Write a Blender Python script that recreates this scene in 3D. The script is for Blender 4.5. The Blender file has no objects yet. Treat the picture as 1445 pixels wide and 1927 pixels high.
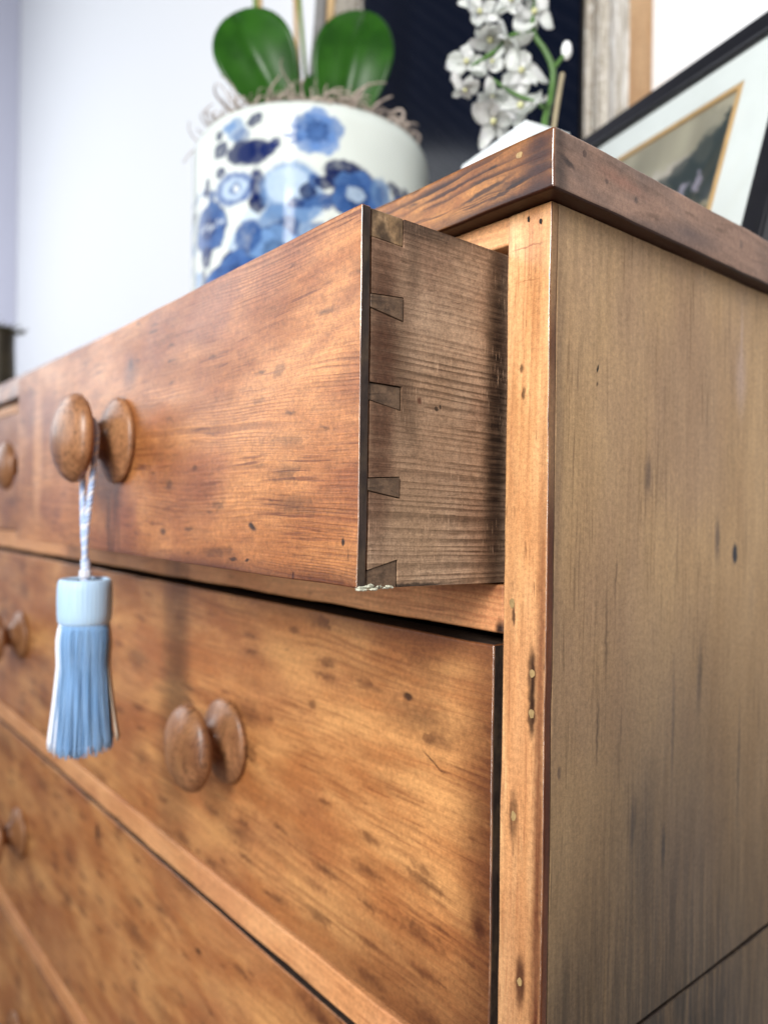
import bpy, bmesh, math, random
import numpy as np
from math import sin, cos, pi, radians, sqrt, atan2
from mathutils import Vector, Matrix, noise

# ------------------------------------------------------------------ camera, world, lights
scene = bpy.context.scene
C = scene.collection
cam_d = bpy.data.cameras.new('camera'); cam = bpy.data.objects.new('camera', cam_d); C.objects.link(cam)
CAM = Vector((0.20326, -0.26102, -0.13402))
fw = Vector((-0.7670, 0.6417, -0.0015)).normalized()
rt = Vector((0.6416, 0.7669, 0.0139)); rt = (rt - fw * rt.dot(fw)).normalized(); up = rt.cross(fw)
M = Matrix((( rt.x, up.x, -fw.x, CAM.x), (rt.y, up.y, -fw.y, CAM.y), (rt.z, up.z, -fw.z, CAM.z), (0, 0, 0, 1)))
cam.matrix_world = M
cam_d.sensor_fit = 'VERTICAL'; cam_d.sensor_height = 36; cam_d.sensor_width = 36
cam_d.lens = 36 * 1425.0 / 1927.0
cam_d.clip_start = 0.01; cam_d.clip_end = 50
cam_d.dof.use_dof = True; cam_d.dof.focus_distance = 0.315; cam_d.dof.aperture_fstop = 5.8
scene.camera = cam
scene.view_settings.view_transform = 'Standard'; scene.view_settings.look = 'None'
scene.view_settings.exposure = 0.0; scene.view_settings.gamma = 1.0
world = bpy.data.worlds.new('World'); scene.world = world; world.use_nodes = True
bg = world.node_tree.nodes['Background']
bg.inputs['Color'].default_value = (0.66, 0.76, 1.0, 1); bg.inputs['Strength'].default_value = 0.09

def area(name, loc, target, sx, sy, power, col):
    d = bpy.data.lights.new(name, 'AREA'); d.shape = 'RECTANGLE'; d.size = sx; d.size_y = sy
    d.energy = power; d.color = col
    o = bpy.data.objects.new(name, d); C.objects.link(o); o.location = loc
    o.rotation_euler = (Vector(target) - Vector(loc)).to_track_quat('-Z', 'Y').to_euler()
    return o
# the panes of the window behind the photographer, low ones thin strips added for edge highlights, and the window of the room further left
for zc, pw, wd in ((-0.90, 0.9, 0.045), (-0.62, 1.2, 0.045), (-0.34, 1.6, 0.05), (-0.04, 2.6, 0.07), (0.30, 8.5, 0.22), (0.62, 11.0, 0.22), (0.94, 9.0, 0.22)):
    area('window_and_edge_light', (0.42, -1.02, zc), (-0.15, 0.05, zc - 0.22), wd, 0.25, pw, (1.0, 0.98, 0.95))
area('left_window_light', (-1.6, -2.2, 0.65), (-0.5, 0.3, 0.1), 2.0, 1.6, 26.0, (0.86, 0.92, 1.0))
area('wall_fill_light', (-2.45, -0.85, 0.75), (-0.9, 0.5, 0.3), 1.1, 1.3, 17.0, (0.92, 0.96, 1.0))  # added fill that brightens the left part of the wall

# ------------------------------------------------------------------ object helpers
WORLD = {}
def empty(name, loc, label, cat, group=None):
    o = bpy.data.objects.new(name, None); C.objects.link(o); o.location = loc; o.empty_display_size = 0.02
    o['label'] = label; o['category'] = cat
    if group: o['group'] = group
    WORLD[o] = Vector(loc); return o
def tag(o, label=None, cat=None, group=None, kind=None):
    if label: o['label'] = label
    if cat: o['category'] = cat
    if group: o['group'] = group
    if kind: o['kind'] = kind
    return o
def finish(o, me, mats, parent, smooth):
    for m in (mats if isinstance(mats, (list, tuple)) else [mats]): me.materials.append(m)
    if smooth: me.polygons.foreach_set('use_smooth', [True] * len(me.polygons))
def mesh_obj(name, bm_or_me, mats, parent=None, smooth=False, weighted=False):
    """vertices arrive in world space; the origin goes to the middle of the mesh"""
    if isinstance(bm_or_me, bmesh.types.BMesh):
        me = bpy.data.meshes.new(name); bm_or_me.to_mesh(me); bm_or_me.free()
    else: me = bm_or_me
    n = len(me.vertices); co = np.empty(n * 3); me.vertices.foreach_get('co', co); co = co.reshape(-1, 3)
    c = (co.min(0) + co.max(0)) / 2; me.vertices.foreach_set('co', (co - c).ravel()); me.update()
    o = bpy.data.objects.new(name, me); C.objects.link(o)
    WORLD[o] = Vector(c)
    if parent is not None: o.parent = parent; o.location = Vector(c) - WORLD[parent]
    else: o.location = Vector(c)
    finish(o, me, mats, parent, smooth)
    if weighted:
        w = o.modifiers.new('wn', 'WEIGHTED_NORMAL'); w.keep_sharp = False
    return o
def grid_mesh(name, V, nu, nv, close_u=False, uvcol=None):
    """V: (nu*nv,3) in row-major u, v"""
    f = []
    for i in range(nu if close_u else nu - 1):
        i2 = (i + 1) % nu
        for j in range(nv - 1):
            f.append((i * nv + j, i2 * nv + j, i2 * nv + j + 1, i * nv + j + 1))
    me = bpy.data.meshes.new(name); me.from_pydata([tuple(v) for v in V], [], f); me.update()
    return me
def board_bm(x0, x1, y0, y1, z0, z1, bev=0.0012, step=0.02, jit=0.0003, seed=0, xf=None, segs=3):
    bm = bmesh.new()
    bmesh.ops.create_cube(bm, size=1)
    for v in bm.verts:
        v.co = Vector((x0 if v.co.x < 0 else x1, y0 if v.co.y < 0 else y1, z0 if v.co.z < 0 else z1))
    if step:
        for ax, (a, b) in enumerate(((x0, x1), (y0, y1), (z0, z1))):
            n = min(60, int((b - a) / step))
            for k in range(1, n):
                co = Vector((0, 0, 0)); co[ax] = a + (b - a) * k / n; no = Vector((0, 0, 0)); no[ax] = 1
                bmesh.ops.bisect_plane(bm, geom=bm.verts[:] + bm.edges[:] + bm.faces[:], plane_co=co, plane_no=no, clear_inner=False, clear_outer=False)
    if bev:
        es = [e for e in bm.edges if len(e.link_faces) == 2 and e.calc_face_angle(0) > 0.5]
        bmesh.ops.bevel(bm, geom=es, offset=bev, segments=segs, profile=0.5, affect='EDGES', clamp_overlap=True)
    if jit:
        for v in bm.verts:
            q = v.co + Vector((seed * 3.1, seed * 1.7, seed * 0.9))
            v.co += jit * (noise.noise_vector(q * 28) + 0.6 * noise.noise_vector(q * 90))
    if xf:
        for v in bm.verts: v.co = Vector(xf(*v.co))
    bmesh.ops.recalc_face_normals(bm, faces=bm.faces)
    return bm
def board(name, b, mats, parent, **k):
    return mesh_obj(name, board_bm(*b, **k), mats, parent, smooth=True, weighted=True)
def prism_bm(poly, x0, x1, xf=None, bev=0):
    """poly: list of (y, z); extruded along x"""
    bm = bmesh.new()
    a = [bm.verts.new((x0, y, z)) for y, z in poly]; b = [bm.verts.new((x1, y, z)) for y, z in poly]
    n = len(poly); bm.faces.new(a); bm.faces.new(b[::-1])
    for i in range(n): bm.faces.new((a[i], b[i], b[(i + 1) % n], a[(i + 1) % n]))
    bmesh.ops.recalc_face_normals(bm, faces=bm.faces)
    if bev: bmesh.ops.bevel(bm, geom=[e for e in bm.edges], offset=bev, segments=1, affect='EDGES', clamp_overlap=True)
    if xf:
        for v in bm.verts: v.co = Vector(xf(*v.co))
    return bm
def tube_bm(bm, pts, rad, sides=8, cap=True):
    pts = [Vector(p) for p in pts]; n = len(pts)
    rad = rad if hasattr(rad, '__len__') else [rad] * n
    t0 = (pts[1] - pts[0]).normalized(); nrm = t0.orthogonal().normalized(); rings = []
    for i in range(n):
        t = (pts[min(i + 1, n - 1)] - pts[max(i - 1, 0)]).normalized()
        nrm = (nrm - t * nrm.dot(t)).normalized(); b = t.cross(nrm)
        rings.append([bm.verts.new(pts[i] + rad[i] * (nrm * cos(2 * pi * k / sides) + b * sin(2 * pi * k / sides))) for k in range(sides)])
    for i in range(n - 1):
        for k in range(sides):
            bm.faces.new((rings[i][k], rings[i][(k + 1) % sides], rings[i + 1][(k + 1) % sides], rings[i + 1][k]))
    if cap and sides > 2: bm.faces.new(rings[0][::-1]); bm.faces.new(rings[-1])
    return bm
def smooth_path(pts, n):
    """Catmull-Rom through pts"""
    P = [Vector(p) for p in pts]; P = [P[0] * 2 - P[1]] + P + [P[-1] * 2 - P[-2]]; out = []
    m = len(P) - 3
    for k in range(n):
        s = k / (n - 1) * m; i = min(int(s), m - 1); t = s - i; a, b, c, d = P[i:i + 4]
        out.append(0.5 * ((2 * b) + (c - a) * t + (2 * a - 5 * b + 4 * c - d) * t * t + (3 * b - a - 3 * c + d) * t ** 3))
    return out
def lathe_mesh(name, prof, axis, org, n=64, warp=None):
    """prof: list of (radius, height along axis); axis 'z' or '-y'"""
    V = []
    for i in range(n):
        a = 2 * pi * i / n
        for r, h in prof:
            if axis == 'z': V.append((org[0] + r * cos(a), org[1] + r * sin(a), org[2] + h))
            else: V.append((org[0] + r * cos(a), org[1] - h, org[2] + r * sin(a)))
    nv = len(prof); f = []
    for i in range(n):
        i2 = (i + 1) % n
        for j in range(nv - 1):
            q = (i * nv + j, i2 * nv + j, i2 * nv + j + 1, i * nv + j + 1)
            f.append(q)
    me = bpy.data.meshes.new(name); me.from_pydata(V, [], f)
    bm = bmesh.new(); bm.from_mesh(me)
    bmesh.ops.remove_doubles(bm, verts=bm.verts, dist=1e-6); bmesh.ops.recalc_face_normals(bm, faces=bm.faces)
    bm.to_mesh(me); bm.free(); return me

# ------------------------------------------------------------------ node helpers
class G:
    def __init__(s, name, rough=0.5, spec=0.5):
        s.m = bpy.data.materials.new(name); s.m.use_nodes = True; s.t = s.m.node_tree
        s.b = s.t.nodes['Principled BSDF']; s.b.inputs['Roughness'].default_value = rough
        s.b.inputs['Specular IOR Level'].default_value = spec
    def n(s, typ, ins=None, **props):
        k = s.t.nodes.new(typ)
        for a, v in props.items(): setattr(k, a, v)
        for i, v in (ins or {}).items(): s.put(k.inputs[i], v)
        return k
    def put(s, sock, v):
        if isinstance(v, bpy.types.NodeSocket): s.t.links.new(v, sock)
        else: sock.default_value = v
    def ma(s, op, a, b=0.0, c=0.0, clamp=False):
        k = s.n('ShaderNodeMath', {0: a, 1: b, 2: c}, operation=op); k.use_clamp = clamp; return k.outputs[0]
    def comb(s, x, y, z=0.0): return s.n('ShaderNodeCombineXYZ', {0: x, 1: y, 2: z}).outputs[0]
    def noise(s, vec, scale=1.0, detail=2.0, rough=0.5, dim='3D', dist=0.0):
        k = s.n('ShaderNodeTexNoise', {'Vector': vec, 'Scale': scale, 'Detail': detail, 'Roughness': rough, 'Distortion': dist}, noise_dimensions=dim)
        return k
    def sm(s, v, lo, hi, a=0.0, b=1.0):
        return s.n('ShaderNodeMapRange', {'Value': v, 'From Min': lo, 'From Max': hi, 'To Min': a, 'To Max': b}, interpolation_type='SMOOTHSTEP').outputs[0]
    def lin(s, v, lo, hi, a=0.0, b=1.0):
        return s.n('ShaderNodeMapRange', {'Value': v, 'From Min': lo, 'From Max': hi, 'To Min': a, 'To Max': b}).outputs[0]
    def mix(s, f, a, b, mode='MIX'):
        k = s.n('ShaderNodeMix', data_type='RGBA', blend_type=mode)
        s.put(k.inputs[0], f)
        for i, v in ((6, a), (7, b)):
            s.put(k.inputs[i], v if isinstance(v, bpy.types.NodeSocket) else (*v, 1) if len(v) == 3 else v)
        return k.outputs[2]
    def pos(s): return s.n('ShaderNodeNewGeometry').outputs['Position']
    def bump(s, h, strength=0.3, dist=0.001, normal=None):
        k = s.n('ShaderNodeBump', {'Height': h, 'Strength': strength, 'Distance': dist})
        if normal is not None: s.put(k.inputs['Normal'], normal)
        return k.outputs[0]
    def out(s, color=None, rough=None, normal=None):
        if color is not None: s.put(s.b.inputs['Base Color'], color if isinstance(color, bpy.types.NodeSocket) else (*color, 1))
        if rough is not None: s.put(s.b.inputs['Roughness'], rough)
        if normal is not None: s.put(s.b.inputs['Normal'], normal)
        return s.m

ALB = {'pine_corner_post': 0.86, 'turned_knob_wood': 0.85, 'dark_end_grain': 1.0, 'pale_end_grain': 1.0, 'blackened_front_end': 0.9, 'pine_drawer_front_open': 0.85, 'brown_top_end': 0.74, 'olive_pine_side': 0.74, 'raw_frame_side': 1.0, 'pine_rail': 1.05}
def wood(name, axes, light, mid, dark, center=(0.0, -0.3), freq=400.0, ring=0.5, warp=0.006, wscale=(5, 22), fibre=0.25,
         blotch=0.5, blotchcol=None, bscale=(9, 22), dash=None, marks=(), stain=(0.05, 0.022, 0.01), rough=0.38, bumpk=0.25, off=0.0,
         coat=0.0, grime=None, fine=1.0, scratches=0.0, lines=0.45, ringmin=0.08, gam=1.22, gain=1.26, tint=(0.94, 1.07, 1.50), spec=0.32, speck=0.22):
    """axes: string such as 'xzy' = grain, across, depth.  Lengths in metres."""
    K = ALB.get(name, 0.80); light, mid, dark = (tuple(c * K for c in q) for q in (light, mid, dark)); blotchcol = tuple(c * K for c in blotchcol) if blotchcol else None
    g = G(name, rough, spec)
    P = g.pos(); sep = g.n('ShaderNodeSeparateXYZ', {0: P}); S = {c: sep.outputs[i] for i, c in enumerate('XYZ')}
    gr, ac, de = (S[c.upper()] for c in axes)
    gr = g.ma('ADD', gr, off)
    # slow wandering of the grain
    w = g.noise(g.comb(g.ma('MULTIPLY', gr, wscale[0]), g.ma('MULTIPLY', ac, wscale[1]), g.ma('MULTIPLY', de, 9)), 1, 2.5, 0.55)
    wv = g.ma('MULTIPLY', g.ma('SUBTRACT', w.outputs[0], 0.5), warp * 2)
    a2 = g.ma('ADD', ac, wv)
    da = g.ma('SUBTRACT', a2, center[0]); dd = g.ma('SUBTRACT', de, center[1])
    taper = g.ma('MULTIPLY', gr, 0.03)
    r = g.ma('ADD', g.ma('SQRT', g.ma('ADD', g.ma('MULTIPLY', da, da), g.ma('MULTIPLY', dd, dd))), taper)
    rn = g.noise(g.comb(0.0, g.ma('MULTIPLY', r, 90), 0.0), 1, 2)           # uneven year rings
    r2 = g.ma('ADD', r, g.ma('MULTIPLY', rn.outputs[0], 0.012))
    fr = g.ma('FRACT', g.ma('MULTIPLY', r2, freq))
    late = g.ma('MULTIPLY', g.sm(fr, 0.35, 0.88), g.sm(fr, 1.0, 0.93))
    str_n = g.noise(g.comb(g.ma('MULTIPLY', gr, 6), g.ma('MULTIPLY', ac, 40), de), 1, 2)
    late = g.ma('MULTIPLY', late, g.sm(str_n.outputs[0], 0.36, 0.64, ringmin, 1.0))
    amp_n = g.noise(g.comb(g.ma('MULTIPLY', gr, 7), g.ma('MULTIPLY', ac, 16), 7.7), 1, 2)
    late = g.ma('MULTIPLY', late, g.sm(amp_n.outputs[0], 0.36, 0.60, max(0.15, ringmin), 1.0))
    # fibres
    fb = g.noise(g.comb(g.ma('MULTIPLY', gr, 45), g.ma('MULTIPLY', a2, 1500), g.ma('MULTIPLY', de, 1500)), 1, 3, 0.65)
    fb2 = g.noise(g.comb(g.ma('MULTIPLY', gr, 16), g.ma('MULTIPLY', a2, 330), g.ma('MULTIPLY', de, 330)), 1, 3, 0.6)
    # blotches
    bl = g.noise(g.comb(g.ma('MULTIPLY', gr, bscale[0]), g.ma('MULTIPLY', a2, bscale[1]), g.ma('MULTIPLY', de, bscale[1])), 1, 4, 0.6)
    col = g.mix(g.sm(bl.outputs[0], 0.34, 0.66), light, mid)
    if blotchcol:
        b2 = g.noise(g.comb(g.ma('MULTIPLY', gr, bscale[0] * 0.8 + 1), g.ma('MULTIPLY', ac, bscale[1] * 0.6), g.ma('ADD', de, 3.3)), 1, 3, 0.55)
        col = g.mix(g.ma('MULTIPLY', g.sm(b2.outputs[0], 0.45, 0.68), blotch), col, blotchcol)
    col = g.mix(g.ma('MULTIPLY', late, ring), col, dark)
    fm = g.lin(g.ma('ADD', g.ma('MULTIPLY', fb.outputs[0], 0.5 * fine), g.ma('MULTIPLY', fb2.outputs[0], 0.5)), 0.15, 0.65, 1.0 - fibre, 1.0 + fibre * 0.6)
    col = g.mix(1.0, col, g.n('ShaderNodeCombineColor', {0: fm, 1: fm, 2: fm}).outputs[0], 'MULTIPLY')
    fl = g.noise(g.comb(g.ma('MULTIPLY', gr, 22), g.ma('MULTIPLY', a2, 620), g.ma('MULTIPLY', de, 620)), 1, 2, 0.5)
    flm = g.noise(g.comb(g.ma('MULTIPLY', gr, 9), g.ma('MULTIPLY', ac, 30), de), 1, 2)
    flv = g.ma('MULTIPLY', g.sm(fl.outputs[0], 0.56, 0.68), g.sm(flm.outputs[0], 0.40, 0.62))
    col = g.mix(g.ma('MULTIPLY', flv, lines), col, dark)
    # scattered dark pores / smudges
    wob = g.noise(P, 240, 2)
    wobv = g.n('ShaderNodeVectorMath', {0: wob.outputs[1], 1: (0.5, 0.5, 0.5)}, operation='SUBTRACT').outputs[0]
    for (sx, sy, size, dens, stg) in (dash or ()):
        vv = g.comb(g.ma('MULTIPLY', gr, sx), g.ma('MULTIPLY', a2, sy), 0.0)
        vv = g.n('ShaderNodeVectorMath', {0: vv, 1: g.n('ShaderNodeVectorMath', {0: wobv, 3: 0.45}, operation='SCALE').outputs[0]}, operation='ADD').outputs[0]
        vo = g.n('ShaderNodeTexVoronoi', {'Vector': vv, 'Scale': 1.0}, voronoi_dimensions='2D', feature='F1')
        rc = g.n('ShaderNodeSeparateColor', {0: vo.outputs['Color']})
        on = g.sm(rc.outputs[0], 1 - dens, 1 - dens + 0.12)
        rad = g.lin(rc.outputs[1], 0, 1, size * 0.4, size)
        mk = g.sm(g.ma('DIVIDE', vo.outputs['Distance'], rad), 1.05, 0.0)
        col = g.mix(g.ma('MULTIPLY', g.ma('MULTIPLY', mk, on), stg), col, stain)
    # individual marks at their own place on the board
    if marks:
        mpos = g.comb(g.ma('ADD', S[axes[0].upper()], g.ma('MULTIPLY', wobv_x(g, wobv), 0.0022)), g.ma('ADD', ac, g.ma('MULTIPLY', wobv_y(g, wobv), 0.0022)), 0.0)
        for mk in marks:
            ca, cb, ra, rb, ang, stg = mk[:6]; mc = mk[6] if len(mk) > 6 else stain
            soft = mk[7] if len(mk) > 7 else 0.35
            if soft <= 0.15: ra, rb = ra * 1.6, rb * 1.6
            mp = g.n('ShaderNodeMapping', {'Vector': mpos, 'Location': (ca, cb, 0), 'Rotation': (0, 0, ang), 'Scale': (ra, rb, 1)}, vector_type='TEXTURE').outputs[0]
            ln = g.n('ShaderNodeVectorMath', {0: mp}, operation='LENGTH').outputs['Value']
            mm = g.ma('MULTIPLY', g.sm(ln, 1.0, soft), stg)
            mm = g.ma('MULTIPLY', mm, g.lin(fb2.outputs[0], 0.3, 0.6, 0.75, 1.1), clamp=True)
            col = g.mix(mm, col, mc)
    if scratches:
        sc = g.noise(g.comb(g.ma('MULTIPLY', gr, 2500), g.ma('MULTIPLY', ac, 90), 0.0), 1, 2, 0.5)
        sm_ = g.noise(P, 22, 2)
        col = g.mix(g.ma('MULTIPLY', g.ma('MULTIPLY', g.sm(sc.outputs[0], 0.62, 0.72), g.sm(sm_.outputs[0], 0.5, 0.62)), scratches), col, tuple(min(1, c * 2.2) for c in light))
    if speck:
        sn = g.noise(P, 1500, 3, 0.7); sn2 = g.noise(P, 420, 3, 0.7)
        sv = g.lin(g.ma('ADD', g.ma('MULTIPLY', sn.outputs[0], 0.5), g.ma('MULTIPLY', sn2.outputs[0], 0.5)), 0.36, 0.62, 1 - speck, 1 + speck)
        col = g.mix(1.0, col, g.n('ShaderNodeCombineColor', {0: sv, 1: sv, 2: sv}).outputs[0], 'MULTIPLY')
    if gam != 1.0:
        col = g.n('ShaderNodeGamma', {0: col, 1: gam}).outputs[0]
        col = g.mix(1.0, col, tuple(gain * q for q in tint), 'MULTIPLY')
    h = g.ma('ADD', g.ma('MULTIPLY', late, -0.35), g.ma('MULTIPLY', fb.outputs[0], 0.9))
    lo = g.noise(P, 60, 2)
    nrm = g.bump(lo.outputs[0], 0.12, 0.002)
    nrm = g.bump(h, bumpk, 0.0004, nrm)
    rg = g.ma('ADD', g.lin(bl.outputs[0], 0.3, 0.7, rough - 0.05, rough + 0.08), g.ma('MULTIPLY', late, 0.05))
    if coat:
        g.b.inputs['Coat Weight'].default_value = coat; g.b.inputs['Coat Roughness'].default_value = 0.22
    return g.out(col, rg, nrm)
def wobv_x(g, v): return g.n('ShaderNodeSeparateXYZ', {0: v}).outputs[0]
def wobv_y(g, v): return g.n('ShaderNodeSeparateXYZ', {0: v}).outputs[1]
def plain(name, col, rough=0.5, spec=0.5, nscale=60.0, var=0.15, bumpk=0.0, metallic=0.0, bscale=None):
    g = G(name, rough, spec); P = g.pos()
    nz = g.noise(P, nscale, 4, 0.6)
    f = g.lin(nz.outputs[0], 0.25, 0.75, 1 - var, 1 + var)
    c = g.mix(1.0, col, g.n('ShaderNodeCombineColor', {0: f, 1: f, 2: f}).outputs[0], 'MULTIPLY')
    g.b.inputs['Metallic'].default_value = metallic
    nrm = None
    if bumpk: nrm = g.bump(g.noise(P, bscale or nscale * 4, 3).outputs[0], bumpk, 0.001)
    return g.out(c, None, nrm)
def vcol(name, rough=0.5, spec=0.5, coat=0.0, bumpk=0.0):
    g = G(name, rough, spec)
    a = g.n('ShaderNodeVertexColor', layer_name='paint')
    if coat: g.b.inputs['Coat Weight'].default_value = coat; g.b.inputs['Coat Roughness'].default_value = 0.03
    nrm = g.bump(g.noise(g.pos(), 45, 2).outputs[0], bumpk, 0.004) if bumpk else None
    return g.out(a.outputs[0], None, nrm)
def set_paint(me, rgb):
    ca = me.color_attributes.new('paint', 'FLOAT_COLOR', 'POINT')
    buf = np.ones((len(me.vertices), 4), dtype=np.float32); buf[:, :3] = rgb; ca.data.foreach_set('color', buf.ravel())

BR = (0.030, 0.012, 0.006); BK = (0.006, 0.004, 0.004)
m_drawer1 = wood('pine_drawer_front_open', 'xzy', (0.56, 0.255, 0.082), (0.36, 0.140, 0.040), (0.14, 0.038, 0.012), center=(-0.36, 0.02), freq=560, ring=0.62,
    warp=0.011, wscale=(4, 14), blotch=0.75, blotchcol=(0.27, 0.092, 0.034), bscale=(10, 28), fibre=0.34,
    dash=[(38, 190, 0.42, 0.14, 0.65), (14, 60, 0.42, 0.22, 0.5), (7, 22, 0.5, 0.2, 0.4)],
    marks=[(-0.1132, -0.1424, 0.006, 0.0022, -0.3, 0.95), (-0.2769, -0.0475, 0.012, 0.010, 0.3, 0.45, (0.10, 0.075, 0.07), 0.1),
           (-0.2760, -0.0420, 0.004, 0.004, 0, 0.5, (0.06, 0.045, 0.045), 0.1),
           (-0.2206, -0.1478, 0.006, 0.003, 0, 0.7), (-0.2118, -0.1201, 0.006, 0.003, 0, 0.55), (-0.1777, -0.1122, 0.005, 0.002, 0, 0.6),
           (-0.090, -0.0714, 0.008, 0.004, 0.4, 0.4), (-0.0384, -0.1467, 0.0015, 0.0022, 0, 0.9, BK), (-0.0348, -0.1518, 0.0004, 0.0035, 0.15, 0.9, BK),
           (-0.132, -0.159, 0.006, 0.0014, 0.0, 0.8, BK), (-0.1174, -0.1585, 0.003, 0.0012, 0.2, 0.9, BK), (-0.0755, -0.1635, 0.001, 0.003, 0.1, 0.9, BK),
           (-0.2945, -0.152, 0.003, 0.020, 0, 0.6), (-0.300, -0.140, 0.03, 0.028, 0, 0.35, (0.22, 0.075, 0.04), 0.0),
           (-0.232, -0.082, 0.022, 0.009, 0.3, 0.5, (0.30, 0.09, 0.02), 0.0), (-0.5, -0.09, 0.022, 0.08, 0, 0.6, (0.62, 0.32, 0.13), 0.3),
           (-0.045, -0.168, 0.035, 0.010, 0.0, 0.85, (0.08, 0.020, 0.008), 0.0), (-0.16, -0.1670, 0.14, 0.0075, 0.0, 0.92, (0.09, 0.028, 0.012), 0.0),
           (-0.035, -0.048, 0.016, 0.005, 0.35, 0.55, (0.18, 0.06, 0.02), 0.0), (-0.055, -0.064, 0.02, 0.003, 0.3, 0.4, (0.18, 0.06, 0.02), 0.0),
           (-0.43, -0.13, 0.06, 0.03, 0, 0.3, (0.30, 0.10, 0.05), 0.0)],
    rough=0.40, bumpk=0.35, coat=0.10, lines=0.7, speck=0.28)
m_drawer2 = wood('pine_drawer_front', 'xzy', (0.66, 0.33, 0.110), (0.46, 0.185, 0.054), (0.18, 0.050, 0.016), center=(-0.5, 0.22), freq=260, ring=0.35,
    warp=0.014, wscale=(3.5, 12), blotch=0.45, blotchcol=(0.36, 0.135, 0.050), bscale=(9, 26), fibre=0.34,
    dash=[(22, 85, 0.50, 0.32, 0.6), (50, 190, 0.46, 0.10, 0.7), (11, 34, 0.50, 0.26, 0.5), (6, 18, 0.50, 0.16, 0.45)], off=0.7, stain=(0.085, 0.026, 0.010),
    marks=[(-0.0864, -0.2292, 0.005, 0.003, 0, 0.9, BR), (-0.0353, -0.3263, 0.008, 0.014, 0.2, 0.85, (0.10, 0.035, 0.014), 0.2), (-0.0353, -0.3263, 0.0035, 0.006, 0.2, 0.8, BR),
           (-0.1723, -0.2509, 0.006, 0.004, 0, 0.6), (-0.1936, -0.2089, 0.008, 0.003, 0, 0.5), (-0.068, -0.2575, 0.010, 0.0005, -0.45, 0.8, BR, 0.6),
           (-0.5324, -0.448, 0.006, 0.010, 0.1, 0.9, BR), (-0.3171, -0.4657, 0.006, 0.003, 0, 0.7, BR), (-0.8006, -0.7702, 0.014, 0.010, 0, 0.8, BR),
           (-0.026, -0.30, 0.022, 0.16, 0, 0.9, (0.11, 0.036, 0.012), 0.0), (-0.06, -0.41, 0.12, 0.055, 0.15, 0.75, (0.10, 0.034, 0.012), 0.0),  # second mark: grime and painted shade together, low at the right
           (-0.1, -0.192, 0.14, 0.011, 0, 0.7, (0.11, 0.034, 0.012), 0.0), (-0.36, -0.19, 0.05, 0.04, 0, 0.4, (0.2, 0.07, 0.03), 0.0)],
    rough=0.40, bumpk=0.3, coat=0.15)
m_rail = wood('pine_rail', 'xzy', (0.62, 0.32, 0.125), (0.50, 0.235, 0.085), (0.25, 0.075, 0.025), center=(-0.7, 0.1), freq=340, ring=0.35,
    warp=0.008, blotchcol=(0.40, 0.17, 0.07), blotch=0.4, dash=[(30, 120, 0.4, 0.12, 0.4)], off=0.31,
    marks=[(-0.045, -0.169, 0.05, 0.0035, 0, 0.6, (0.14, 0.04, 0.015), 0.0), (-0.026, -0.19, 0.004, 0.010, 0, 0.9, BR)], rough=0.42)
m_post = wood('pine_corner_post', 'zxy', (0.80, 0.46, 0.19), (0.64, 0.33, 0.12), (0.32, 0.105, 0.035), center=(0.06, 0.08), freq=420, ring=0.26,
    warp=0.006, wscale=(4, 30), blotch=0.5, blotchcol=(0.46, 0.185, 0.06), bscale=(7, 60), fibre=0.26, dash=[(60, 420, 0.4, 0.12, 0.5)],
    marks=[(-0.2050, -0.0073, 0.017, 0.0034, 0, 0.85, BR), (-0.2215, -0.0070, 0.014, 0.0030, 0, 0.85, BR), (-0.2690, -0.0163, 0.015, 0.0036, 0, 0.6, BR),
           (-0.34, -0.0114, 0.016, 0.0040, 0, 0.85, BR), (-0.180, -0.0178, 0.006, 0.0012, 0, 0.85, BR), (-0.0813, -0.014, 0.004, 0.0014, 0, 0.8, BR), (-0.0700, -0.0157, 0.003, 0.0012, 0, 0.7, BR),
           (-0.36, -0.0045, 0.009, 0.003, 0.25, 0.9, BK), (-0.0169, -0.0125, 0.0006, 0.012, 0.0, 0.6, (0.25, 0.09, 0.03)), (-0.032, -0.012, 0.0004, 0.011, 0.03, 0.4, (0.25, 0.09, 0.03)),
           (-0.13, -0.0205, 0.10, 0.003, 0, 0.35, (0.30, 0.11, 0.035), 0.0), (-0.42, -0.012, 0.12, 0.02, 0, 0.6, (0.20, 0.075, 0.028), 0.0), (-0.34, -0.0025, 0.15, 0.0035, 0, 0.85, (0.10, 0.026, 0.010), 0.0), (-0.20, -0.0025, 0.10, 0.0025, 0, 0.6, (0.16, 0.045, 0.015), 0.0)],  # second mark paints the light's falloff at the foot of the post
    rough=0.34, bumpk=0.4, coat=0.3)
m_postside = wood('dark_post_edge', 'zyx', spec=0.15, light=(0.17, 0.055, 0.022), mid=(0.085, 0.024, 0.010), dark=(0.03, 0.01, 0.006), freq=300, ring=0.3, rough=0.42, gam=1.0,
    marks=[(-0.02, 0.002, 0.05, 0.02, 0, 0.8, (0.34, 0.20, 0.10), 0.2), (-0.10, 0.003, 0.05, 0.02, 0, 0.5, (0.34, 0.20, 0.10), 0.2)])
SL = (0.075, 0.060, 0.050)
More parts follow.
